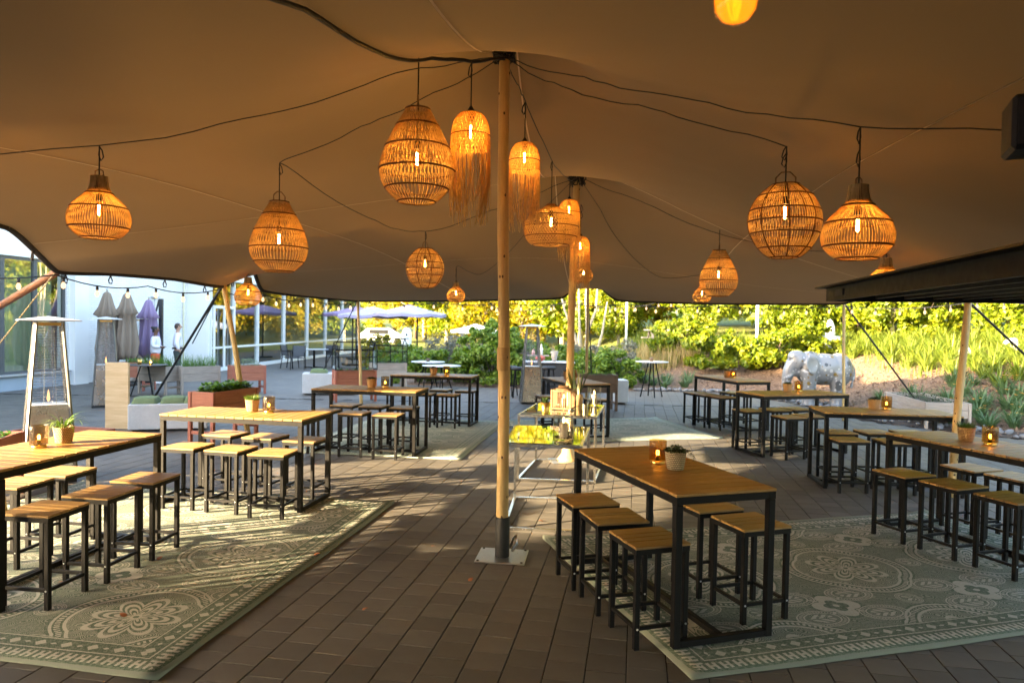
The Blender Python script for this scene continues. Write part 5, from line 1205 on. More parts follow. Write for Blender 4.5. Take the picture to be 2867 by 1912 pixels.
# ------------------------------------------------------------------ people
def skin(name, P, E, mat, parent, sub=2, root=0):
    me_ = bpy.data.meshes.new(name); me_.from_pydata([p[:3] for p in P], E, []); me_.materials.append(mat); o_ = bpy.data.objects.new(name, me_); COL.objects.link(o_); o_.parent = parent
    md = o_.modifiers.new('skin', 'SKIN'); md.use_smooth_shade = True
    if not me_.skin_vertices: bpy.context.view_layer.objects.active = o_
    for i, p in enumerate(P):
        r_ = p[3]; me_.skin_vertices[0].data[i].radius = r_ if isinstance(r_, tuple) else (r_, r_)
    me_.skin_vertices[0].data[root].use_root = True
    s_ = o_.modifiers.new('sub', 'SUBSURF'); s_.levels = sub; s_.render_levels = sub
    return o_
def person(loc, rz, h_, label, skinc, hairc, top, bottom, shoe, bun, arms):
    t = thing('person', label, 'person', loc, rz); k = h_/1.75; S = lambda *q: tuple(v*k for v in q)
    sk = plain('skin_tone', skinc, .5, 0, .05); 
    # body: pelvis root, spine, neck, head, arms with hands (local +Y is the facing direction, figure faces +Y)
    B = [S(0,0,.93,.10),S(0,0,1.15,.10),S(0,0,1.38,.10),S(0,-.005,1.50,.052),S(0,.005,1.57,.058),S(0,.02,1.655,.082),S(0,.01,1.715,.062)]; E_ = [(i,i+1) for i in range(6)]
    for s_ in (-1,1):
        n = len(B); B += [S(s_*.10,0,.88,.085),S(s_*.10,.01,.50,.058),S(s_*.10,-.01,.10,.042),S(s_*.11,.10,.04,.036)]; E_ += [(0,n),(n,n+1),(n+1,n+2),(n+2,n+3)]
        a = arms[0 if s_ < 0 else 1]; m_ = len(B); B += [S(s_*.17,0,1.40,.055),S(*a[0],.042),S(*a[1],.032),S(*a[2],.030)]; E_ += [(2,m_),(m_,m_+1),(m_+1,m_+2),(m_+2,m_+3)]
        d0 = Vector(a[2])-Vector(a[1]); d0.normalize()
        for f_ in range(5):
            off = Vector((.0,.018*(f_-2)/2,0)) if f_ < 4 else Vector((.0,.03,0)); q = len(B); L = [.07,.08,.078,.062,.045][f_]
            p0 = Vector(a[2])+d0*.03+off; p1 = p0+d0*L*.5; p2 = p0+d0*L+Vector((-s_*.012,0,0)); B += [S(*p0,.0095),S(*p1,.0085),S(*p2,.0075)]; E_ += [(m_+3,q),(q,q+1),(q+1,q+2)]
    skin('body', B, E_, sk, t)
    hd = MB().lathe([(.001,1.615),(.045,1.62),(.062,1.65),(.070,1.70),(.066,1.745),(.040,1.782),(.001,1.79)], 20); hd.v = [(v[0]*k*.92, v[1]*k*1.12+.018*k, v[2]*k-.04*k) for v in hd.v]
    head = part('head', hd, sk, t, True); part('nose', MB().box((0,.105*k,1.645*k), (.018*k,.030*k,.035*k), bev=.006), sk, head)
    for s_ in (-1,1): part('eye', MB().lathe([(.001,.004),(.008,.0),(.001,-.004)], 8), M['rubber'], head, True, (s_*.026*k,.092*k,1.668*k)); part('ear', MB().box((s_*.068*k,.012*k,1.655*k), (.014*k,.03*k,.05*k), bev=.005), sk, head)
    part('mouth', MB().box((0,.094*k,1.612*k), (.04*k,.008*k,.008*k)), plain('lips', (skinc[0]*.8,skinc[1]*.45,skinc[2]*.45), .5), head)
    hm = plain('hair', hairc, .6, 0, .3, 30); hb = MB().lathe([(.073,1.66),(.080,1.70),(.076,1.745),(.050,1.79),(.001,1.805)], 20); hb.v = [(v[0]*k*.95, v[1]*k*1.12+.004*k-(.022*k if v[2] < 1.7 else .008*k), v[2]*k-.04*k) for v in hb.v]
    ho = part('hair', hb, hm, t, True)
    bk = MB().box((0,-.055*k,1.63*k), (.12*k,.05*k,.10*k), bev=.03); part('back_hair', bk, hm, ho)
    if bun: part('bun', MB().lathe([(.001,-.05),(.04,-.03),(.05,0),(.04,.03),(.001,.05)], 14), hm, ho, True, (0,-.085*k,1.72*k))
    # shirt
    C = [S(0,0,1.00 if not bun else .86,(.165 if not bun else .20)),S(0,0,1.18,.15),S(0,0,1.36,.165),S(0,0,1.46,.085)]; CE = [(0,1),(1,2),(2,3)]
    for s_ in (-1,1):
        a = arms[0 if s_ < 0 else 1]; n = len(C); e1 = Vector(a[0]); e2 = Vector(a[0])+(Vector(a[1])-Vector(a[0]))*.9; C += [S(s_*.17,0,1.40,.078),S(*e1,.066),S(*e2,.05)]; CE += [(2,n),(n,n+1),(n+1,n+2)]
    skin('shirt', C, CE, plain('shirt_cloth', top, .85, 0, .08, 8, .3, 40), t)
    tr_ = [S(0,0,.98,.15),S(0,0,.90,.13)]; TE = [(0,1)]
    for s_ in (-1,1):
        n = len(tr_); w_ = .115 if bun else .10; tr_ += [S(s_*.10,0,.82,.11),S(s_*.105,.01,.48,.085 if not bun else .11),S(s_*.11,0,.09,.062 if not bun else w_)]; TE += [(1,n),(n,n+1),(n+1,n+2)]
    skin('trousers', tr_, TE, plain('trouser_cloth', bottom, .85, 0, .1, 8), t)
    for s_ in (-1,1): part('shoe', MB().box((s_*.11*k,.05*k,.045*k), (.09*k,.26*k,.085*k), bev=.025), plain('shoe', shoe, .5), t)
    if not bun: part('belt', MB().lathe([(.158*k,.98*k),(.160*k,.985*k),(.160*k,1.02*k),(.158*k,1.025*k)], 24, caps=False), M['rubber'], t, True)
    return t
armW = (((-.26,-.02,1.16),(-.14,.20,1.10),(-.02,.22,1.12)), ((.26,-.02,1.16),(.15,.20,1.14),(.02,.24,1.14)))
armM = (((-.26,-.05,1.16),(-.24,.03,.94),(-.19,.07,.90)), ((.26,-.05,1.16),(.24,.03,.94),(.19,.07,.90)))
person((-10.15,20.15,0), R(-78), 1.62, 'woman in white shirt and orange trousers with tied dark hair and folded arms', (.13,.06,.035), (.012,.010,.010), (.70,.72,.80), (.55,.085,.03), (.75,.75,.75), True, armW)
person((-9.92,21.0,0), R(-62), 1.72, 'man in white shirt and dark trousers with his hands in his pockets', (.45,.27,.19), (.045,.028,.018), (.75,.76,.84), (.045,.06,.055), (.70,.70,.72), False, armM)
# ------------------------------------------------------------------ buildings
FA = math.atan2(1, .165); fsin = math.sin(FA)
def U(y): return (y-3.3)/fsin
t = NT('white_brick'); v = t.coord('Object'); br = t.new('ShaderNodeTexBrick'); sp = t.new('ShaderNodeSeparateXYZ'); t.l.new(v, sp.inputs[0]); cb = t.new('ShaderNodeCombineXYZ'); t.l.new(t.m('ADD', sp.outputs[0], sp.outputs[1]), cb.inputs[0]); t.l.new(sp.outputs[2], cb.inputs[1]); t.l.new(cb.outputs[0], br.inputs['Vector'])
br.inputs['Scale'].default_value = 1; br.inputs['Brick Width'].default_value = .22; br.inputs['Row Height'].default_value = .067; br.inputs['Mortar Size'].default_value = .006
br.inputs['Color1'].default_value = (.76,.77,.77,1); br.inputs['Color2'].default_value = (.71,.72,.725,1); br.inputs['Mortar'].default_value = (.60,.61,.62,1)
t.base(t.mul(br.outputs[0], t.m('MULTIPLY_ADD', t.noise(v, 1.5, 4), .2, .88)), .65); t.bump(br.outputs['Fac'], -.5, .01); M['wbrick'] = t.mat
M['wrender'] = plain('white_render', (.74,.75,.75), .7, 0, .05, 2); M['plinth'] = plain('plinth_blue_grey', (.30,.36,.42), .7, 0, .08, 2); M['winframe'] = plain('dark_window_frame', (.075,.08,.085), .45)
M['curtain'] = plain('cream_curtain', (.62,.55,.36), .9, 0, .08, 5); M['interior'] = plain('interior_dark', (.07,.085,.085), .8, 0, .2, 2); M['carpet'] = plain('interior_floor', (.10,.09,.08), .7)
B = thing('white_building', 'white brick building with a curtained window bay at the left', 'building', (-14.826,3.3,0), FA)
HB = 6.7; uw0, uw1, uend = U(11.6), U(19.36), U(24.7)
def wl(name, u0, u1, z0, z1, mat='wbrick', y0=0.0, th=.30): return part(name, MB().box(((u0+u1)/2, y0+th/2, (z0+z1)/2), (u1-u0, th, z1-z0)), M[mat], B)
wl('wall', 0, uw0, 0, HB); wl('wall', uw0+.001, uw1, 3.36, HB, 'wrender'); wl('wall', uw1+.001, uend, 0, HB); wl('plinth', uw0+.001, uw1, 0, .36, 'plinth', -.04, .34)
wl('wall', .3, uend-.3, 0, HB-.3, 'wrender', 9.7); part('wall', MB().box((.15,5,HB/2-.16), (.3,9.38,HB-.34)), M['wrender'], B); part('wall', MB().box((uend-.15,5,HB/2-.16), (.3,9.38,HB-.34)), M['wrender'], B)
part('roof', MB().box((uend/2,5.03,HB+.09), (uend+.3,10.4,.18)), M['darkbar'], B)
part('sill', MB().box(((uw0+uw1)/2,-.01,.385), (uw1-uw0-.02,.28,.04)), M['alu'], B)
part('pilaster', MB().box((uw1+.33,-.09,1.99), (.5,.18,3.98)), M['wrender'], B)
n = 8; pw = (uw1-uw0)/n
for i in range(n):
    u0 = uw0+pw*i; wdw = part('window', MB().box((u0+.03,.10,1.87), (.055,.09,2.92)).box((u0+pw-.03,.10,1.87), (.055,.09,2.92)).box((u0+pw/2,.10,3.31), (pw-.12,.088,.06)).box((u0+pw/2,.10,.44), (pw-.12,.088,.06)), M['winframe'], B)
    mb = MB(); mb.quad((u0+.06,.10,.47),(u0+pw-.06,.10,.47),(u0+pw-.06,.10,3.28),(u0+.06,.10,3.28)); part('pane', mb, M['pane'], wdw)
mb = MB(); k = 240
for i in range(k+1):
    u = uw0+.02+(uw1-uw0-.04)*i/k; y = .42+.05*math.sin(i*.9)+.02*math.sin(i*.37); mb.v += [(u,y,.37),(u,y,3.36)]
    if i: mb.face((2*i-2,2*i,2*i+1,2*i-1))
part('curtain', mb, M['curtain'], B, True)
part('room_back', MB().box(((uw0+uw1)/2,1.4,1.9), (uw1-uw0,.05,3.2)), M['interior'], B)
part('drain_pipe', MB().tube([(uend-.35,-.05,0),(uend-.35,-.05,1.2),(uend-.33,-.05,3.5)], .025, 8), plain('pale_pipe', (.62,.60,.42), .5), B, True)
lt_ = part('wall_lamp', MB().box((U(22.9),-.06,2.55), (.34,.12,.05), bev=.01).box((U(22.9),-.03,2.15), (.02,.03,.7)), M['greytop'], B)
# glass pavilion
gA = Vector((-10.60,24.83)); gB = Vector((-9.33,43.02)); gd = (gB-gA); gL = gd.length; ga = math.atan2(gd.y, gd.x); G = thing('glass_pavilion', 'long glass facade with white mullions and a double door, left background', 'building', (gA.x,gA.y,0), ga)
my = [24.83,26.59,28.68,31.41,34.30,36.97,39.80,43.0]; mu = [(y-24.83)/gd.y*gL for y in my]; HG = 3.25
for i, u in enumerate(mu): part('mullion', MB().box((u,0,HG/2+.06), (.075,.13,HG-.12)), M['white'], G)
part('curb', MB().box((gL/2,.0,.06), (gL+.1,.2,.119)), M['white'], G)
for u0, u1 in zip(mu[:-1], mu[1:]):
    part('transom', MB().box(((u0+u1)/2,0,.84), (u1-u0-.077,.10,.07)), M['white'], G)
    for z0, z1 in ((.12,.80),(.88,HG)):
        mb = MB(); mb.quad((u0+.04,.02,z0),(u1-.04,.02,z0),(u1-.04,.02,z1),(u0+.04,.02,z1)); part('pane', mb, M['pane'], G)
dr = part('door', MB().box((.12,-.09,1.13), (.09,.05,2.24)).box((1.62,-.09,1.13), (.09,.05,2.24)).box((.87,-.09,2.30), (1.59,.05,.10)).box((.87,-.09,1.13), (.10,.05,2.24)).box((.87,-.085,.07), (1.40,.045,.10)), M['white'], G); part('door_handle', MB().tube([(.80,-.15,.9),(.80,-.15,1.25)], .015, 8), M['steel'], dr)
part('fascia', MB().box((gL/2-.2,.3,HG+.25), (gL+.5,1.0,.5)), M['white'], G); part('roof', MB().box((gL/2,4.0,HG+.56), (gL+.6,8.6,.12)), M['darkbar'], G)
part('back_wall', MB().box((gL/2,6.0,HG/2), (gL,.15,HG)), M['interior'], G); part('floor', MB().box((gL/2,3.0,.02), (gL-.1,5.8,.04)), M['carpet'], G); part('ceiling', MB().box((gL/2,3.1,HG+.02), (gL-.1,5.7,.04)), M['interior'], G)
part('end_wall', MB().box((-.1,3.0,HG/2), (.15,6.0,HG)), M['wrender'], G); part('end_wall', MB().box((gL+.12,3.0,HG/2), (.15,6.0,HG)), M['wrender'], G); part('return_wall', MB().box((-.25,.45,HG/2+.3), (.14,1.1,HG+.6)), M['wrender'], G)
# unseen block added to shade the foreground, one side parallel to the sun
Wg = thing('sun_shade_block', 'unseen white block added beyond the left edge to shade the foreground', 'building', (-15.0,-1.7,0), R(26.8))
part('wall', MB().box((-5,-12,3.3), (10,24,6.6)), M['wbrick'], Wg); part('roof', MB().box((-5,-12,6.7), (10.3,24.3,.16)), M['darkbar'], Wg)

# ------------------------------------------------------------------ elephant
t = NT('silver_painted'); v = t.coord('Object'); sp = t.new('ShaderNodeSeparateXYZ'); t.l.new(v, sp.inputs[0])
col = t.hsv((.20,.205,.212), v=t.m('MULTIPLY_ADD', t.noise(v, 3, 3), .3, .85))
for sc, rad, pal in ((3.6,.30,[(.065,.068,.07),(.17,.11,.025),(.10,.10,.105)]),(6.5,.30,[(.19,.12,.025),(.38,.38,.38),(.06,.062,.065)]),(11.0,.26,[(.45,.45,.45),(.42,.42,.40),(.17,.11,.03)])):
    vo = t.new('ShaderNodeTexVoronoi'); vo.inputs['Scale'].default_value = sc; vo.inputs['Randomness'].default_value = .9; t.l.new(v, vo.inputs['Vector'])
    sc_ = t.new('ShaderNodeSeparateColor'); t.l.new(vo.outputs['Color'], sc_.inputs[0]); pc = t.ramp(sc_.outputs[0], [(.0,pal[0]),(.4,pal[1]),(.75,pal[2])]); pc.node.color_ramp.interpolation = 'CONSTANT'
    msk = t.m('MULTIPLY', t.m('LESS_THAN', vo.outputs['Distance'], rad), t.m('GREATER_THAN', sc_.outputs[1], t.m('MULTIPLY_ADD', t.m('ABSOLUTE', t.m('SUBTRACT', sp.outputs[2], .72)), 0.9, .10)))
    col = t.mix(msk, col, pc)
t.base(col, .32, .15); M['silver'] = t.mat
el = thing('elephant_statue', 'silver elephant statue painted with gold and white dots, facing left', 'statue', (7.66,17.55,.0), R(4))
bm = bmesh.new()
def ell(c, r, seg=20):
    m_ = Matrix.Translation(c) @ Matrix.Diagonal((*r,1)); bmesh.ops.create_uvsphere(bm, u_segments=seg, v_segments=12, radius=1, matrix=m_)
def btube(P_, rads, seg=14):
    mb_ = MB(); Q = catmull(P_, 5, False, 1.0); n_ = len(Q); rr_ = [float(np.interp(i/(n_-1)*(len(rads)-1), range(len(rads)), rads)) for i in range(n_)]; mb_.tube([tuple(p) for p in Q], rr_, seg)
    vs_ = [bm.verts.new(p) for p in mb_.v]; [bm.faces.new([vs_[i] for i in f_]) for f_ in mb_.f]
ell((.08,0,.90), (.58,.36,.40)); ell((.46,0,.88), (.36,.335,.43)); ell((-.28,0,.93), (.36,.35,.42)); ell((-.58,0,1.08), (.235,.23,.285)); ell((-.66,0,1.20), (.17,.18,.16)); ell((-.62,0,.86), (.14,.15,.16))
btube([(-.70,0,1.05),(-.80,0,.84),(-.855,0,.60),(-.86,0,.36),(-.80,0,.16),(-.69,0,.10),(-.61,0,.17),(-.63,0,.26)], [.17,.15,.115,.09,.075,.065,.055,.045])
for x, y in ((-.36,-.19),(-.22,.19),(.34,-.19),(.56,.19)): btube([(x,y,.85),(x,y,.45),(x-.01,y,.14),(x-.02,y,.01)], [.20,.155,.145,.175])
btube([(.80,-.03,1.02),(.86,-.05,.80),(.80,-.08,.62),(.76,-.08,.44)], [.045,.04,.03,.045])
for k in range(2): s_ = (-1,1)[k]; btube([(-.72,s_*.11,.80),(-.84,s_*.13,.70),(-.93,s_*.13,.68)], [.04,.03,.012], 8)
me = bpy.data.meshes.new('body'); bm.to_mesh(me); bm.free(); me.materials.append(M['silver']); eb = obj('body', me, el)
rm = eb.modifiers.new('remesh', 'REMESH'); rm.mode = 'VOXEL'; rm.voxel_size = .022; rm.use_smooth_shade = True; s_ = eb.modifiers.new('smooth', 'SMOOTH'); s_.factor = .6; s_.iterations = 9
for s_ in (-1,1):
    mb = MB().lathe([(.001,-.035),(.13,-.032),(.165,-.018),(.190,0),(.175,.014),(.12,.004),(.05,-.006),(.001,-.004)], 32); mb.v = [(x*(1.0-.12*(y < 0)*abs(y)/.17), y*1.25-.03, z) for x, y, z in mb.v]
    o_ = part('ear', mb, M['silver'], el, True, (-.37,s_*.345,1.05)); o_.rotation_euler = (R(90 if s_ < 0 else -90)+R(-6), 0, R(-8*s_)); o_.scale = (1,-s_ if s_ > 0 else 1,1)
    part('eye', MB().lathe([(.001,-.01),(.018,0),(.001,.01)], 10), M['rubber'], el, True, (-.70,s_*.185,1.06))
    for fx, fy in ((-.38,.19*s_),(.32,.19*s_)):
        for k in range(3): part('toe_nail', MB().lathe([(.001,.02),(.03,.005),(.03,-.012)], 8, caps=False), M['silver'], el, True, (fx-.165+.02*abs(k-1), fy+(k-1)*.07, .035))

# ------------------------------------------------------------------ raised bed and stone border
planter((8.62,14.72,.0), R(81), 2.2, .8, 'weathered raised bed with heather beside the guy rope on the right', ('greywood','greyleg'), .52, .30, ('leaf',900,'darkleaf',.12), 21, False)
sbm = MB(); path = [(10.6,11.0),(9.4,12.2),(7.4,14.7),(7.15,18.0),(5.9,20.5),(3.6,20.6)]
for a, b in zip(path[:-1], path[1:]): sbm.quad((a[0],a[1],.002),(b[0],b[1],.002),(b[0]+.75,b[1]+.35,.03),(a[0]+.75,a[1]+.35,.03))
border = struct('stone_border', sbm, M['soil'])
stm = []; rs = random.Random(6)
M['stone'] = plain('river_stone', (.15,.15,.155), .75, 0, .35, 9, .3, 30)
for k in range(6):
    b_ = bmesh.new(); bmesh.ops.create_icosphere(b_, subdivisions=1, radius=1); sx, sy, sz = rs.uniform(.05,.085), rs.uniform(.04,.06), rs.uniform(.03,.045)
    for v_ in b_.verts: f_ = 1+rs.uniform(-.16,.16); v_.co = (v_.co.x*sx*f_, v_.co.y*sy*f_, v_.co.z*sz*f_)
    m_ = bpy.data.meshes.new('stone'); b_.to_mesh(m_); b_.free(); m_.materials.append(M['stone']); m_.polygons.foreach_set('use_smooth', [True]*len(m_.polygons)); stm.append(m_)
seglen = [math.dist(a, b) for a, b in zip(path[:-1], path[1:])]; tot = sum(seglen)
for k in range(290):
    d_ = rs.uniform(0, tot); i = 0
    while d_ > seglen[i]: d_ -= seglen[i]; i += 1
    f_ = d_/seglen[i]; a, b = path[i], path[i+1]; w_ = rs.random(); x, y = a[0]+(b[0]-a[0])*f_+.75*w_, a[1]+(b[1]-a[1])*f_+.35*w_
    o_ = obj('stone', stm[k % 6], border, (x, y, .03+.02*rs.random()+max(0,float(hz(x,y)))), rs.uniform(0,6.28)); o_.scale = (rs.uniform(.8,1.5),)*3

# ------------------------------------------------------------------ plants
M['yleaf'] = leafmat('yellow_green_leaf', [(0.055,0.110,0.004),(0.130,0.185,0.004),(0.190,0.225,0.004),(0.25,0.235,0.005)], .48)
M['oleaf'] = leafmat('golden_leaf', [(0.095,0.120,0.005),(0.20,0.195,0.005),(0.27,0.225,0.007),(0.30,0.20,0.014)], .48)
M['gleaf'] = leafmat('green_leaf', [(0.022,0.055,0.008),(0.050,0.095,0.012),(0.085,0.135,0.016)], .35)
M['hleaf'] = leafmat('hedge_leaf', [(0.045,0.095,0.010),(0.10,0.18,0.014),(0.16,0.24,0.02),(0.21,0.26,0.03)], .35)
M['greyleaf'] = leafmat('lavender_leaf', [(0.10,0.11,0.085),(0.17,0.175,0.13),(0.22,0.20,0.16)], .3)
M['straw'] = leafmat('straw_grass', [(0.20,0.15,0.05),(0.33,0.25,0.10),(0.42,0.34,0.17)], .35)
M['daff'] = leafmat('daffodil_leaf', [(0.045,0.095,0.035),(0.085,0.145,0.055),(0.12,0.18,0.06)], .3)
M['ydaff'] = leafmat('iris_leaf', [(0.07,0.11,0.012),(0.13,0.18,0.02),(0.22,0.24,0.035)], .35)
M['petal'] = plain('orange_petal', (.62,.26,.03), .6)
def leaves(name, clumps, per, size, mat, seed, flat=.0):
    """clumps: list of (x,y,z,r); leaves are small folded quads scattered through each clump"""
    g_ = np.random.default_rng(seed); C_ = np.repeat(np.array(clumps, float), per, axis=0); n_ = len(C_)
    d_ = g_.normal(size=(n_,3)); d_ /= np.linalg.norm(d_, axis=1)[:,None]; rad = g_.random(n_)**.45; P_ = C_[:,:3]+d_*(C_[:,3]*rad)[:,None]*np.array([1,1,.85])
    nrm = d_*.7+g_.normal(size=(n_,3))*.6+np.array([0,0,.35]); nrm /= np.linalg.norm(nrm, axis=1)[:,None]
    tmp = g_.normal(size=(n_,3)); u_ = np.cross(nrm, tmp); u_ /= np.linalg.norm(u_, axis=1)[:,None]; w_ = np.cross(nrm, u_); s_ = size*g_.uniform(.6,1.35,n_)[:,None]
    V_ = np.stack([P_-u_*s_, P_+w_*s_*.55+nrm*s_*.12, P_+u_*s_, P_-w_*s_*.55+nrm*s_*.12], 1).reshape(-1,3); F_ = np.arange(n_*4).reshape(-1,4)
    return fast_mesh(name, V_, F_, mat)
def crown_clumps(rx, rz_, zc, n_, r_, seed, low=.0):
    rr_ = random.Random(seed); out = []
    for k in range(n_):
        a = rr_.uniform(0,6.283); b = math.asin(rr_.uniform(-.85,1)); q = rr_.uniform(.45,1.05); out.append((rx*q*math.cos(a)*math.cos(b), rx*q*math.sin(a)*math.cos(b), zc+rz_*q*math.sin(b), r_*rr_.uniform(.6,1.35)))
    return out
def limbs(h_, r_, seed, n_=6, spread=1.4):
    rr_ = random.Random(seed); mb_ = MB(); mb_.tube([(0,0,-.2),(.05,.02,h_*.3),(-.04,.05,h_*.6),(.03,0,h_*.85)], [r_*1.25,r_,r_*.7,r_*.25], 9)
    for k in range(n_):
        a = rr_.uniform(0,6.28); z = h_*rr_.uniform(.2,.55); L = spread*rr_.uniform(.7,1.2); mb_.tube([(0,0,z),(L*.4*math.cos(a),L*.4*math.sin(a),z+L*.45),(L*math.cos(a),L*math.sin(a),z+L*rr_.uniform(.7,1.1))], [r_*.5,r_*.3,r_*.1], 6)
    return mb_
tree_me = []
for k, (mt, sz) in enumerate((('yleaf',.15),('oleaf',.14),('yleaf',.17),('gleaf',.15),('oleaf',.16))):
    tree_me.append((leaves('crown', crown_clumps(2.3,2.9,3.1,84,.72,20+k), 95, sz*.92, M[mt], 30+k), limbs(5.4,.13,40+k,8).mesh('trunk', M['darkbark' if k % 2 else 'bark'], True)))
def tree(k, x, y, s_, label, rz_=0.0, grp='garden trees behind the patio'):
    t_ = thing('garden_tree', label, 'tree', (x,y,float(hz(x,y))), rz_, grp); t_.scale = (s_,s_,s_); obj('crown', tree_me[k][0], t_); obj('trunk', tree_me[k][1], t_); return t_
rt = random.Random(14); TREES = []
for i, f_ in enumerate(np.linspace(0,1,17)):      # belt of trees that faces the low sun
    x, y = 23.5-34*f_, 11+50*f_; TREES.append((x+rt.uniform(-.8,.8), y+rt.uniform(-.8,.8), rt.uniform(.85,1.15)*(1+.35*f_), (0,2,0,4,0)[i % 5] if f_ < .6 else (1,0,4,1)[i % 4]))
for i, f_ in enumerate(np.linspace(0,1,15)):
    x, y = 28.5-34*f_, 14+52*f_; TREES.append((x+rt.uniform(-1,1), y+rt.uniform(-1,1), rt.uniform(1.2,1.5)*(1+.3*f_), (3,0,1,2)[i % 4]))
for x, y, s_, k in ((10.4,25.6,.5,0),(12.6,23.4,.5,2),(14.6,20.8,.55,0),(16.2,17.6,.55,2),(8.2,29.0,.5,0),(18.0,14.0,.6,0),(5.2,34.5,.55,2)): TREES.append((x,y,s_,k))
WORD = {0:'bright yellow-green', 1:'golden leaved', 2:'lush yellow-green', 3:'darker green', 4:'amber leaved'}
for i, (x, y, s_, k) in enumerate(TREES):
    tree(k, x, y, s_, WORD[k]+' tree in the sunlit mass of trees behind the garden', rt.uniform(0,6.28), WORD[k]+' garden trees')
fw = leaves('distant_wood', [(x+rt.uniform(-1.5,1.5), 66+rt.uniform(-2,2), z, 2.2) for x in np.arange(-45,66,1.6) for z in (1.2,3.6,6,8.4,10.5)], 30, .45, M['yleaf'], 77); o = obj('distant_wood', fw); o['kind'] = 'stuff'; o['label'] = 'sunlit green wood closing the view behind the garden trees'; o['category'] = 'wood'
fw2 = leaves('distant_wood', [(34+rt.uniform(-1.5,1.5)+max(0,(y-30))*.5, y, z, 2.0) for y in np.arange(-14,58,1.6) for z in (1.2,3.4,5.8,8)], 26, .5, M['yleaf'], 78); o = obj('distant_wood', fw2); o['kind'] = 'stuff'; o['label'] = 'sunlit wood at the far right behind the bank'; o['category'] = 'wood'
# hedge shrubs in front
def shrub(x, y, r_, h_, mat, label, seed, size=.06, per=95, name='hedge_shrub', grp='hedge shrubs at the back of the patio'):
    z = float(hz(x,y)); t_ = thing(name, label, 'shrub', (x,y,max(0,z)), 0, grp); cl = []; rr_ = random.Random(seed)
    for k in range(int(46*r_*max(1,h_))):
        a = rr_.uniform(0,6.28); q = r_*math.sqrt(rr_.random()); cl.append((q*math.cos(a), q*math.sin(a)*.75, rr_.uniform(.12,h_)*(1-.35*(q/r_)**2), rr_.uniform(.12,.24)))
    obj('foliage', leaves('foliage', cl, per, size, M[mat], seed), t_); part('stems', limbs(h_*.8,.035,seed,6,.5*r_), M['darkbark'], t_, True)
shrub(-3.0,21.9,.75,1.15,'hleaf','leafy hedge shrub behind the grey cold frame, at the left end of the hedge',1); shrub(-2.0,22.0,.8,1.05,'hleaf','leafy hedge shrub behind the pale round tables',2)
shrub(-.62,21.75,1.05,2.05,'hleaf','tallest leafy shrub of the hedge, left of the main pole',3,.065,80); shrub(.55,21.7,.8,1.25,'hleaf','hedge shrub behind the bar',4); shrub(1.5,21.5,.8,1.2,'hleaf','hedge shrub behind the bar on the right of the second pole',5); shrub(2.4,21.4,.8,1.2,'hleaf','hedge shrub behind the small white block',6); shrub(3.15,21.2,.75,1.2,'hleaf','hedge shrub at the right end, behind the tall round table',7)
shrub(-.2,23.2,.9,1.35,'greyleaf','silvery lavender bush behind the bar',8,.05,60); shrub(2.0,22.9,1.0,1.35,'greyleaf','silvery lavender bush behind the right part of the hedge',9,.05,60); shrub(3.6,22.6,.8,1.3,'greyleaf','silvery lavender bush at the right end of the hedge',10,.05,60); shrub(-2.2,24.2,.9,1.5,'greyleaf','silvery bush behind the left part of the hedge',11,.05,60)
shrub(-5.0,27.5,.9,1.5,'oleaf','brownish shrub under the lilac parasols',12,.06,60); shrub(-4.2,25.8,.9,1.2,'hleaf','green shrub beside the white standing sculpture',13,.06,60)
SHL = ['just left above the elephant','left of the elephant behind the bare mulch','directly above the elephant head','behind the mulch, near the picnic bench','behind the white box','right of the white box','at the right behind the taped pole','at the far right edge of the bank','behind the bare tree']
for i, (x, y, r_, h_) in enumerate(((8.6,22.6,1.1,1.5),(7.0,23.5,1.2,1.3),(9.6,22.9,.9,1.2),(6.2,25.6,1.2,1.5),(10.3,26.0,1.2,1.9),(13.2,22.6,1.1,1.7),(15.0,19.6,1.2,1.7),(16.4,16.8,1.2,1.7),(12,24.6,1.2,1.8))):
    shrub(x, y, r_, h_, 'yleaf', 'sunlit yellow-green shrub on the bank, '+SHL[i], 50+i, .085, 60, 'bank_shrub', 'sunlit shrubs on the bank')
# strap-leaved clumps
def clump(n_, L, w_, seed, mat, flowers=0, name='daffodil_clump'):
    t_ = thing(name, '', 'plant'); mb_ = MB(); rr_ = random.Random(seed)
    for k in range(n_): a = rr_.uniform(0,6.28); q = .10*math.sqrt(rr_.random()); blade(mb_, (q*math.cos(a), q*math.sin(a), 0), a+rr_.uniform(-.5,.5), L*rr_.uniform(.6,1.2), w_, rr_.uniform(.4,2.1), 5, rr_.uniform(1.0,1.5))
    part('leaves', mb_, M[mat], t_)
    fm = MB(); blade(fm, (0,0,0), 0, .04, .014, .3, 2, .3); [blade(fm, (0,0,0), k*1.05, .04, .014, .3, 2, .3) for k in range(1,6)]; fme = fm.mesh('flower', M['petal'])
    for k in range(flowers): a = rr_.uniform(0,6.28); q = rr_.uniform(.05,.22); obj('flower', fme, t_, (q*math.cos(a), q*math.sin(a), L*rr_.uniform(.75,.95)), a)
    return t_
cA = [clump(70,.42,.013,1,'daff',3), clump(60,.38,.013,2,'daff',4), clump(80,.46,.012,3,'daff',2)]; cB = [clump(80,.55,.014,4,'ydaff',2,'iris_clump'), clump(70,.5,.013,5,'ydaff',1,'iris_clump'), clump(70,.6,.014,6,'ydaff',0,'iris_clump')]; usedc = set()
rc = random.Random(21); spots = []
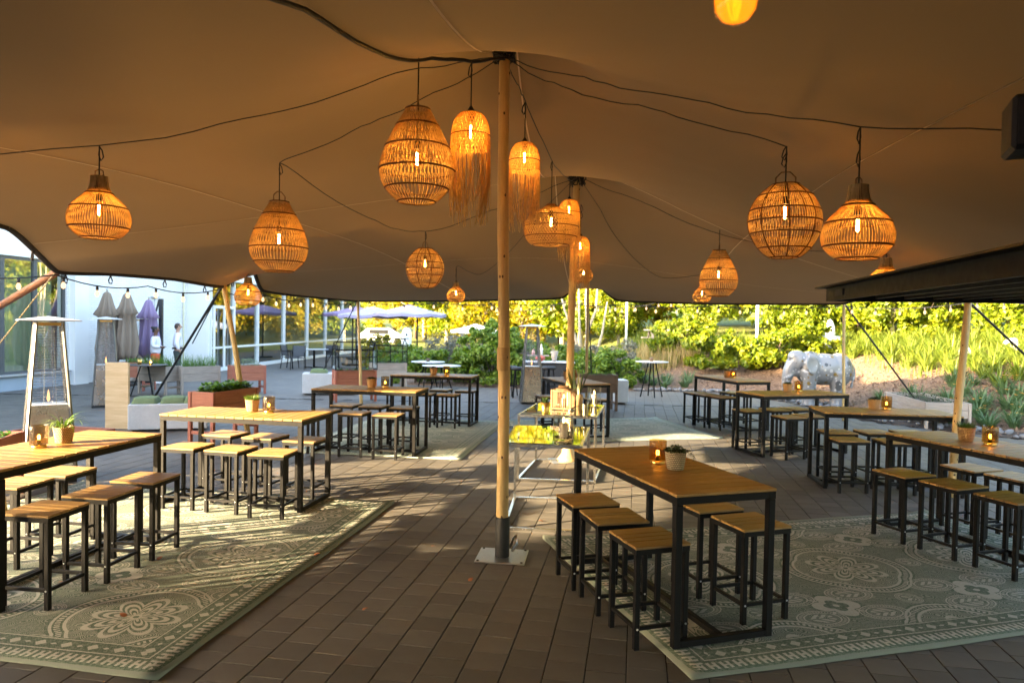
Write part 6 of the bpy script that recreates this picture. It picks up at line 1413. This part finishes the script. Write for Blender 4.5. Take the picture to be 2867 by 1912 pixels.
for k in range(4000):
    x, y = rc.uniform(7.2,17), rc.uniform(11.5,26); d_ = float(edist(x,y))
    if bool(inside(x,y)) or d_ < .9 or d_ > 8.2: continue
    px_ = x/y
    if px_ > .78: continue
    near_r = (px_ > .615 and d_ < 3.6); top_b = (d_ > 4.6 - max(0,(px_-.5))*8) 
    if not (near_r or top_b): continue
    if any((x-a)**2+(y-b)**2 < .17 for a, b, _ in spots): continue
    spots.append((x, y, near_r))
    if len(spots) > 190: break
for x, y in ((9.1,17.4),(9.6,17.0),(9.35,16.2),(4.4,21.9),(4.9,22.2),(5.3,21.6),(4.6,21.3),(5.6,22.4),(4.2,22.5),(5.0,23.0)): spots.append((x,y,True))
for i, (x, y, nr) in enumerate(spots):
    src = (cA if nr else cB)[i % 3]; o = src if id(src) not in usedc else copy_tree(src); usedc.add(id(src))
    o.location = (x, y, float(hz(x,y))); o.rotation_euler = (0,0,rc.uniform(0,6.28)); s_ = rc.uniform(.8,1.3); o.scale = (s_,)*3
    o['label'] = 'clump of blue-green daffodil leaves with orange flowers on the mulch bank' if nr else 'clump of sunlit upright iris leaves on the top of the bank'; o['group'] = 'daffodil clumps' if nr else 'sunlit iris clumps'
# meadow grasses
def grass_field(name, N, fx, hmin, hmax, w_, mat, label, seed):
    g_ = np.random.default_rng(seed); P_ = fx(g_, N); n_ = len(P_); z = hz(P_[:,0], P_[:,1]); a = g_.uniform(0,6.283,n_); h_ = g_.uniform(hmin,hmax,n_); dx, dy = np.cos(a), np.sin(a); ln = g_.uniform(.1,.45,n_)*h_
    b = np.stack([P_[:,0],P_[:,1],z],1); s_ = np.stack([-dy,dx,0*dx],1)*w_; m_ = b+np.stack([dx*ln*.35,dy*ln*.35,h_*.6],1); tp = b+np.stack([dx*ln,dy*ln,h_],1)
    V_ = np.stack([b-s_,b+s_,m_+s_*.8,m_-s_*.8,tp],1).reshape(-1,3); i0 = np.arange(n_)*5; Q = np.concatenate([np.stack([i0,i0+1,i0+2],1),np.stack([i0,i0+2,i0+3],1),np.stack([i0+3,i0+2,i0+4],1)])
    o_ = obj(name, fast_mesh(name, V_, Q, M[mat])); o_['kind'] = 'stuff'; o_['label'] = label; o_['category'] = 'grass'
box_ = lambda x0, x1, y0, y1: (lambda g_, N: np.stack([g_.uniform(x0,x1,N), g_.uniform(y0,y1,N)],1))
grass_field('meadow_grass', 9000, box_(-3,7.5,24.5,34), .25, .6, .012, 'ydaff', 'sunlit yellow meadow grass behind the hedge', 1); grass_field('straw_grass', 3600, box_(-.5,6.5,24.2,27.5), .5, .95, .010, 'straw', 'tall straw coloured grasses behind the hedge', 2); grass_field('bank_grass', 2600, box_(10.5,17,18,28), .2, .45, .012, 'ydaff', 'sunlit grass along the top of the bank', 3)
# mulch chips
def chips(g_, N):
    P_ = np.stack([g_.uniform(6,13,N*3), g_.uniform(11,24,N*3)],1); k = (~inside(P_[:,0],P_[:,1])) & (edist(P_[:,0],P_[:,1]) < 5.5); return P_[k][:N]
g_ = np.random.default_rng(9); P_ = chips(g_, 14000); n_ = len(P_); zc = hz(P_[:,0],P_[:,1])+.012; a = g_.uniform(0,6.283,n_); L = g_.uniform(.015,.045,n_)[:,None]; w_ = g_.uniform(.006,.014,n_)[:,None]; u_ = np.stack([np.cos(a),np.sin(a),g_.normal(0,.35,n_)],1)*L; s_ = np.stack([-np.sin(a),np.cos(a),g_.normal(0,.3,n_)],1)*w_; c_ = np.stack([P_[:,0],P_[:,1],zc],1)
M['chip'] = leafmat('bark_chip', [(0.06,0.03,0.017),(0.14,0.08,0.05),(0.26,0.17,0.11)], .0, .9)
o = obj('mulch_chips', fast_mesh('mulch_chips', np.stack([c_-u_-s_,c_+u_-s_,c_+u_+s_,c_-u_+s_],1).reshape(-1,3), np.arange(n_*4).reshape(-1,4), M['chip'])); o['kind'] = 'stuff'; o['label'] = 'brown bark mulch chips covering the bank'; o['category'] = 'mulch'
# birch stems, bare tree
def stems(x, y, P_, label, mat='bark', r_=.06, name='bare_tree'):
    z = float(hz(x,y)); t_ = thing(name, label, 'tree', (x,y,z)); mb_ = MB()
    for q in P_: mb_.tube(q, [r_*(1-.7*i/(len(q)-1)) for i in range(len(q))], 7)
    part('trunk', mb_, M[mat], t_, True); return t_
stems(3.0,30.5,[[(0,0,-.2),(-.25,0,1.0),(-.75,.1,2.2),(-1.1,.2,3.6)],[(.05,0,-.2),(-.1,0,1.4),(-.2,.1,4)],[(.1,0,-.2),(.25,.1,1.3),(.15,.1,2.6),(.2,.1,4.2)],[(.22,.1,1.2),(.6,.1,2.2),(.7,.2,3.8)],[(.5,0,-.2),(.9,.2,1.2),(1.1,.2,2.6)]], 'pale birch stems in the sun behind the second pole', r_=.09)
stems(11.6,25.2,[[(0,0,-.2),(0,0,1.2),(-.05,0,2.4)],[(0,0,.7),(-.5,0,1.4),(-.9,0,2.1)],[(0,0,.9),(.5,.1,1.6),(.8,.1,2.5)],[(0,0,1.1),(-.3,0,1.8),(-.35,0,2.6)],[(-.5,0,1.4),(-.8,0,1.55),(-1.2,.1,1.9)],[(.5,.1,1.6),(.9,.1,1.75),(1.1,0,2.3)]], 'small bare tree with pale branches on the bank behind the elephant', r_=.05)
strings([(11.6,24.8,3.5),(12.4,24.4,2.5),(13.4,24.0,2.5),(14.0,23.8,3.6)], 26, 'swag of small white lights beside the bare tree on the bank', .25, 1.3)
# white things on the bank, standing sculpture, bench, car
def rock(x, y, dz, s_, label, mat='white', name='white_stone'):
    b_ = bmesh.new(); bmesh.ops.create_icosphere(b_, subdivisions=2, radius=1); rr_ = random.Random(int(x*10))
    for v_ in b_.verts: f_ = 1+rr_.uniform(-.08,.08); v_.co = (v_.co.x*s_[0]*f_, v_.co.y*s_[1]*f_, v_.co.z*s_[2]*f_)
    m_ = bpy.data.meshes.new(name); b_.to_mesh(m_); b_.free(); m_.materials.append(M[mat]); m_.polygons.foreach_set('use_smooth', [True]*len(m_.polygons)); tag(obj(name, m_, None, (x,y,float(hz(x,y))+dz)), label, 'stone', 'white stones')
t_ = thing('white_box', 'white box standing among the sunlit leaves above the elephant', 'box', (10.3,23.0,float(hz(10.3,23.0))+.0), R(8)); part('body', MB().box((0,0,.22), (.62,.4,.5), bev=.05), M['white'], t_); part('lid', MB().box((0,0,.49), (.56,.36,.05), bev=.02), M['white'], t_)
rock(12.3,19.2,.12,(.16,.14,.2),'small white stone beside the taped pole on the bank'); rock(13.4,18.9,.12,(.3,.2,.22),'larger white stone at the right among the daffodils'); rock(10.6,23.6,.45,(.16,.14,.5),'slim white stone beside the slim tent pole above the elephant')
t_ = thing('standing_sculpture', 'tall rounded white standing sculpture with a dark hole, behind the hedge', 'sculpture', (-3.87,26,max(0,float(hz(-3.87,26)))))
mb = MB().lathe([(.15,0),(.17,.1),(.15,.5),(.17,.9),(.19,1.2),(.185,1.45),(.14,1.60),(.07,1.67),(.001,1.68)], 24, wob=lambda i, a: .05*math.sin(a*3+i)); part('body', mb, M['white'], t_, True); part('hole', MB().lathe([(.001,.01),(.035,.006),(.04,-.01)], 14, caps=False), M['rubber'], t_, True, (.02,-.185,1.42)).rotation_euler = (R(90),0,0)
t_ = thing('picnic_bench', 'wooden picnic bench on the sunlit lawn behind the hedge', 'bench', (5.9,27.4,float(hz(5.9,27.4))), R(5))
part('top', MB().box((0,0,.74), (1.5,.6,.05)), M['greywood'], t_); part('seat', MB().box((0,-.55,.44), (1.5,.25,.045)), M['greywood'], t_); part('seat', MB().box((0,.55,.44), (1.5,.25,.045)), M['greywood'], t_)
for sx in (-.55,.55):
    part('leg', MB().bar((sx,-.15,.72),(sx,-.6,0),.07), M['greyleg'], t_); part('leg', MB().bar((sx,.15,.72),(sx,.6,0),.07), M['greyleg'], t_); part('beam', MB().box((sx*.9,0,.40), (.05,1.2,.06)), M['greyleg'], t_)
t_ = thing('parked_car', 'white car parked far back beyond the parasols', 'car', (-9.9,53.0,0), R(8))
mb = MB(); prof_ = [(-2.0,.3),(-2.05,.7),(-1.5,.85),(-.9,1.35),(.7,1.4),(1.5,.95),(2.05,.85),(2.1,.35)]; n0 = len(prof_); mb.v = [(x,-.85,z) for x, z in prof_]+[(x,.85,z) for x, z in prof_]; mb.face(tuple(range(n0))); mb.face(tuple(reversed(range(n0,2*n0)))); [mb.face((i,(i+1) % n0,n0+(i+1) % n0,n0+i)) for i in range(n0)]
part('body', mb, M['white'], t_); 
for s_ in (-1,1):
    part('side_window', MB().box((-.05,s_*.852,1.12), (1.4,.012,.32)), M['rubber'], t_)
    for wx in (-1.25,1.3): o_ = part('wheel', MB().lathe([(.28,-.1),(.32,-.09),(.32,.09),(.28,.1)], 18), M['rubber'], t_, True, (wx,s_*.78,.32)); o_.rotation_euler = (R(90),0,0)

# unseen sparse trees added beyond the left edge to break up the low sun
for x, y, s_, sd_ in ((-19.5,-3.3,.8,1),(-16.0,2.6,.5,2)):
    t_ = thing('garden_tree', 'unseen sparse tree added to dapple the low sun' if sd_ == 1 else 'smaller unseen sparse tree added to dapple the low sun', 'tree', (x,y,-.02), sd_); t_.scale = (s_,)*3
    obj('crown', leaves('crown', crown_clumps(2.1,2.6,4.6,34,.5,90+sd_), 34, .13, M['gleaf'], 95+sd_), t_); obj('trunk', tree_me[1][1], t_)
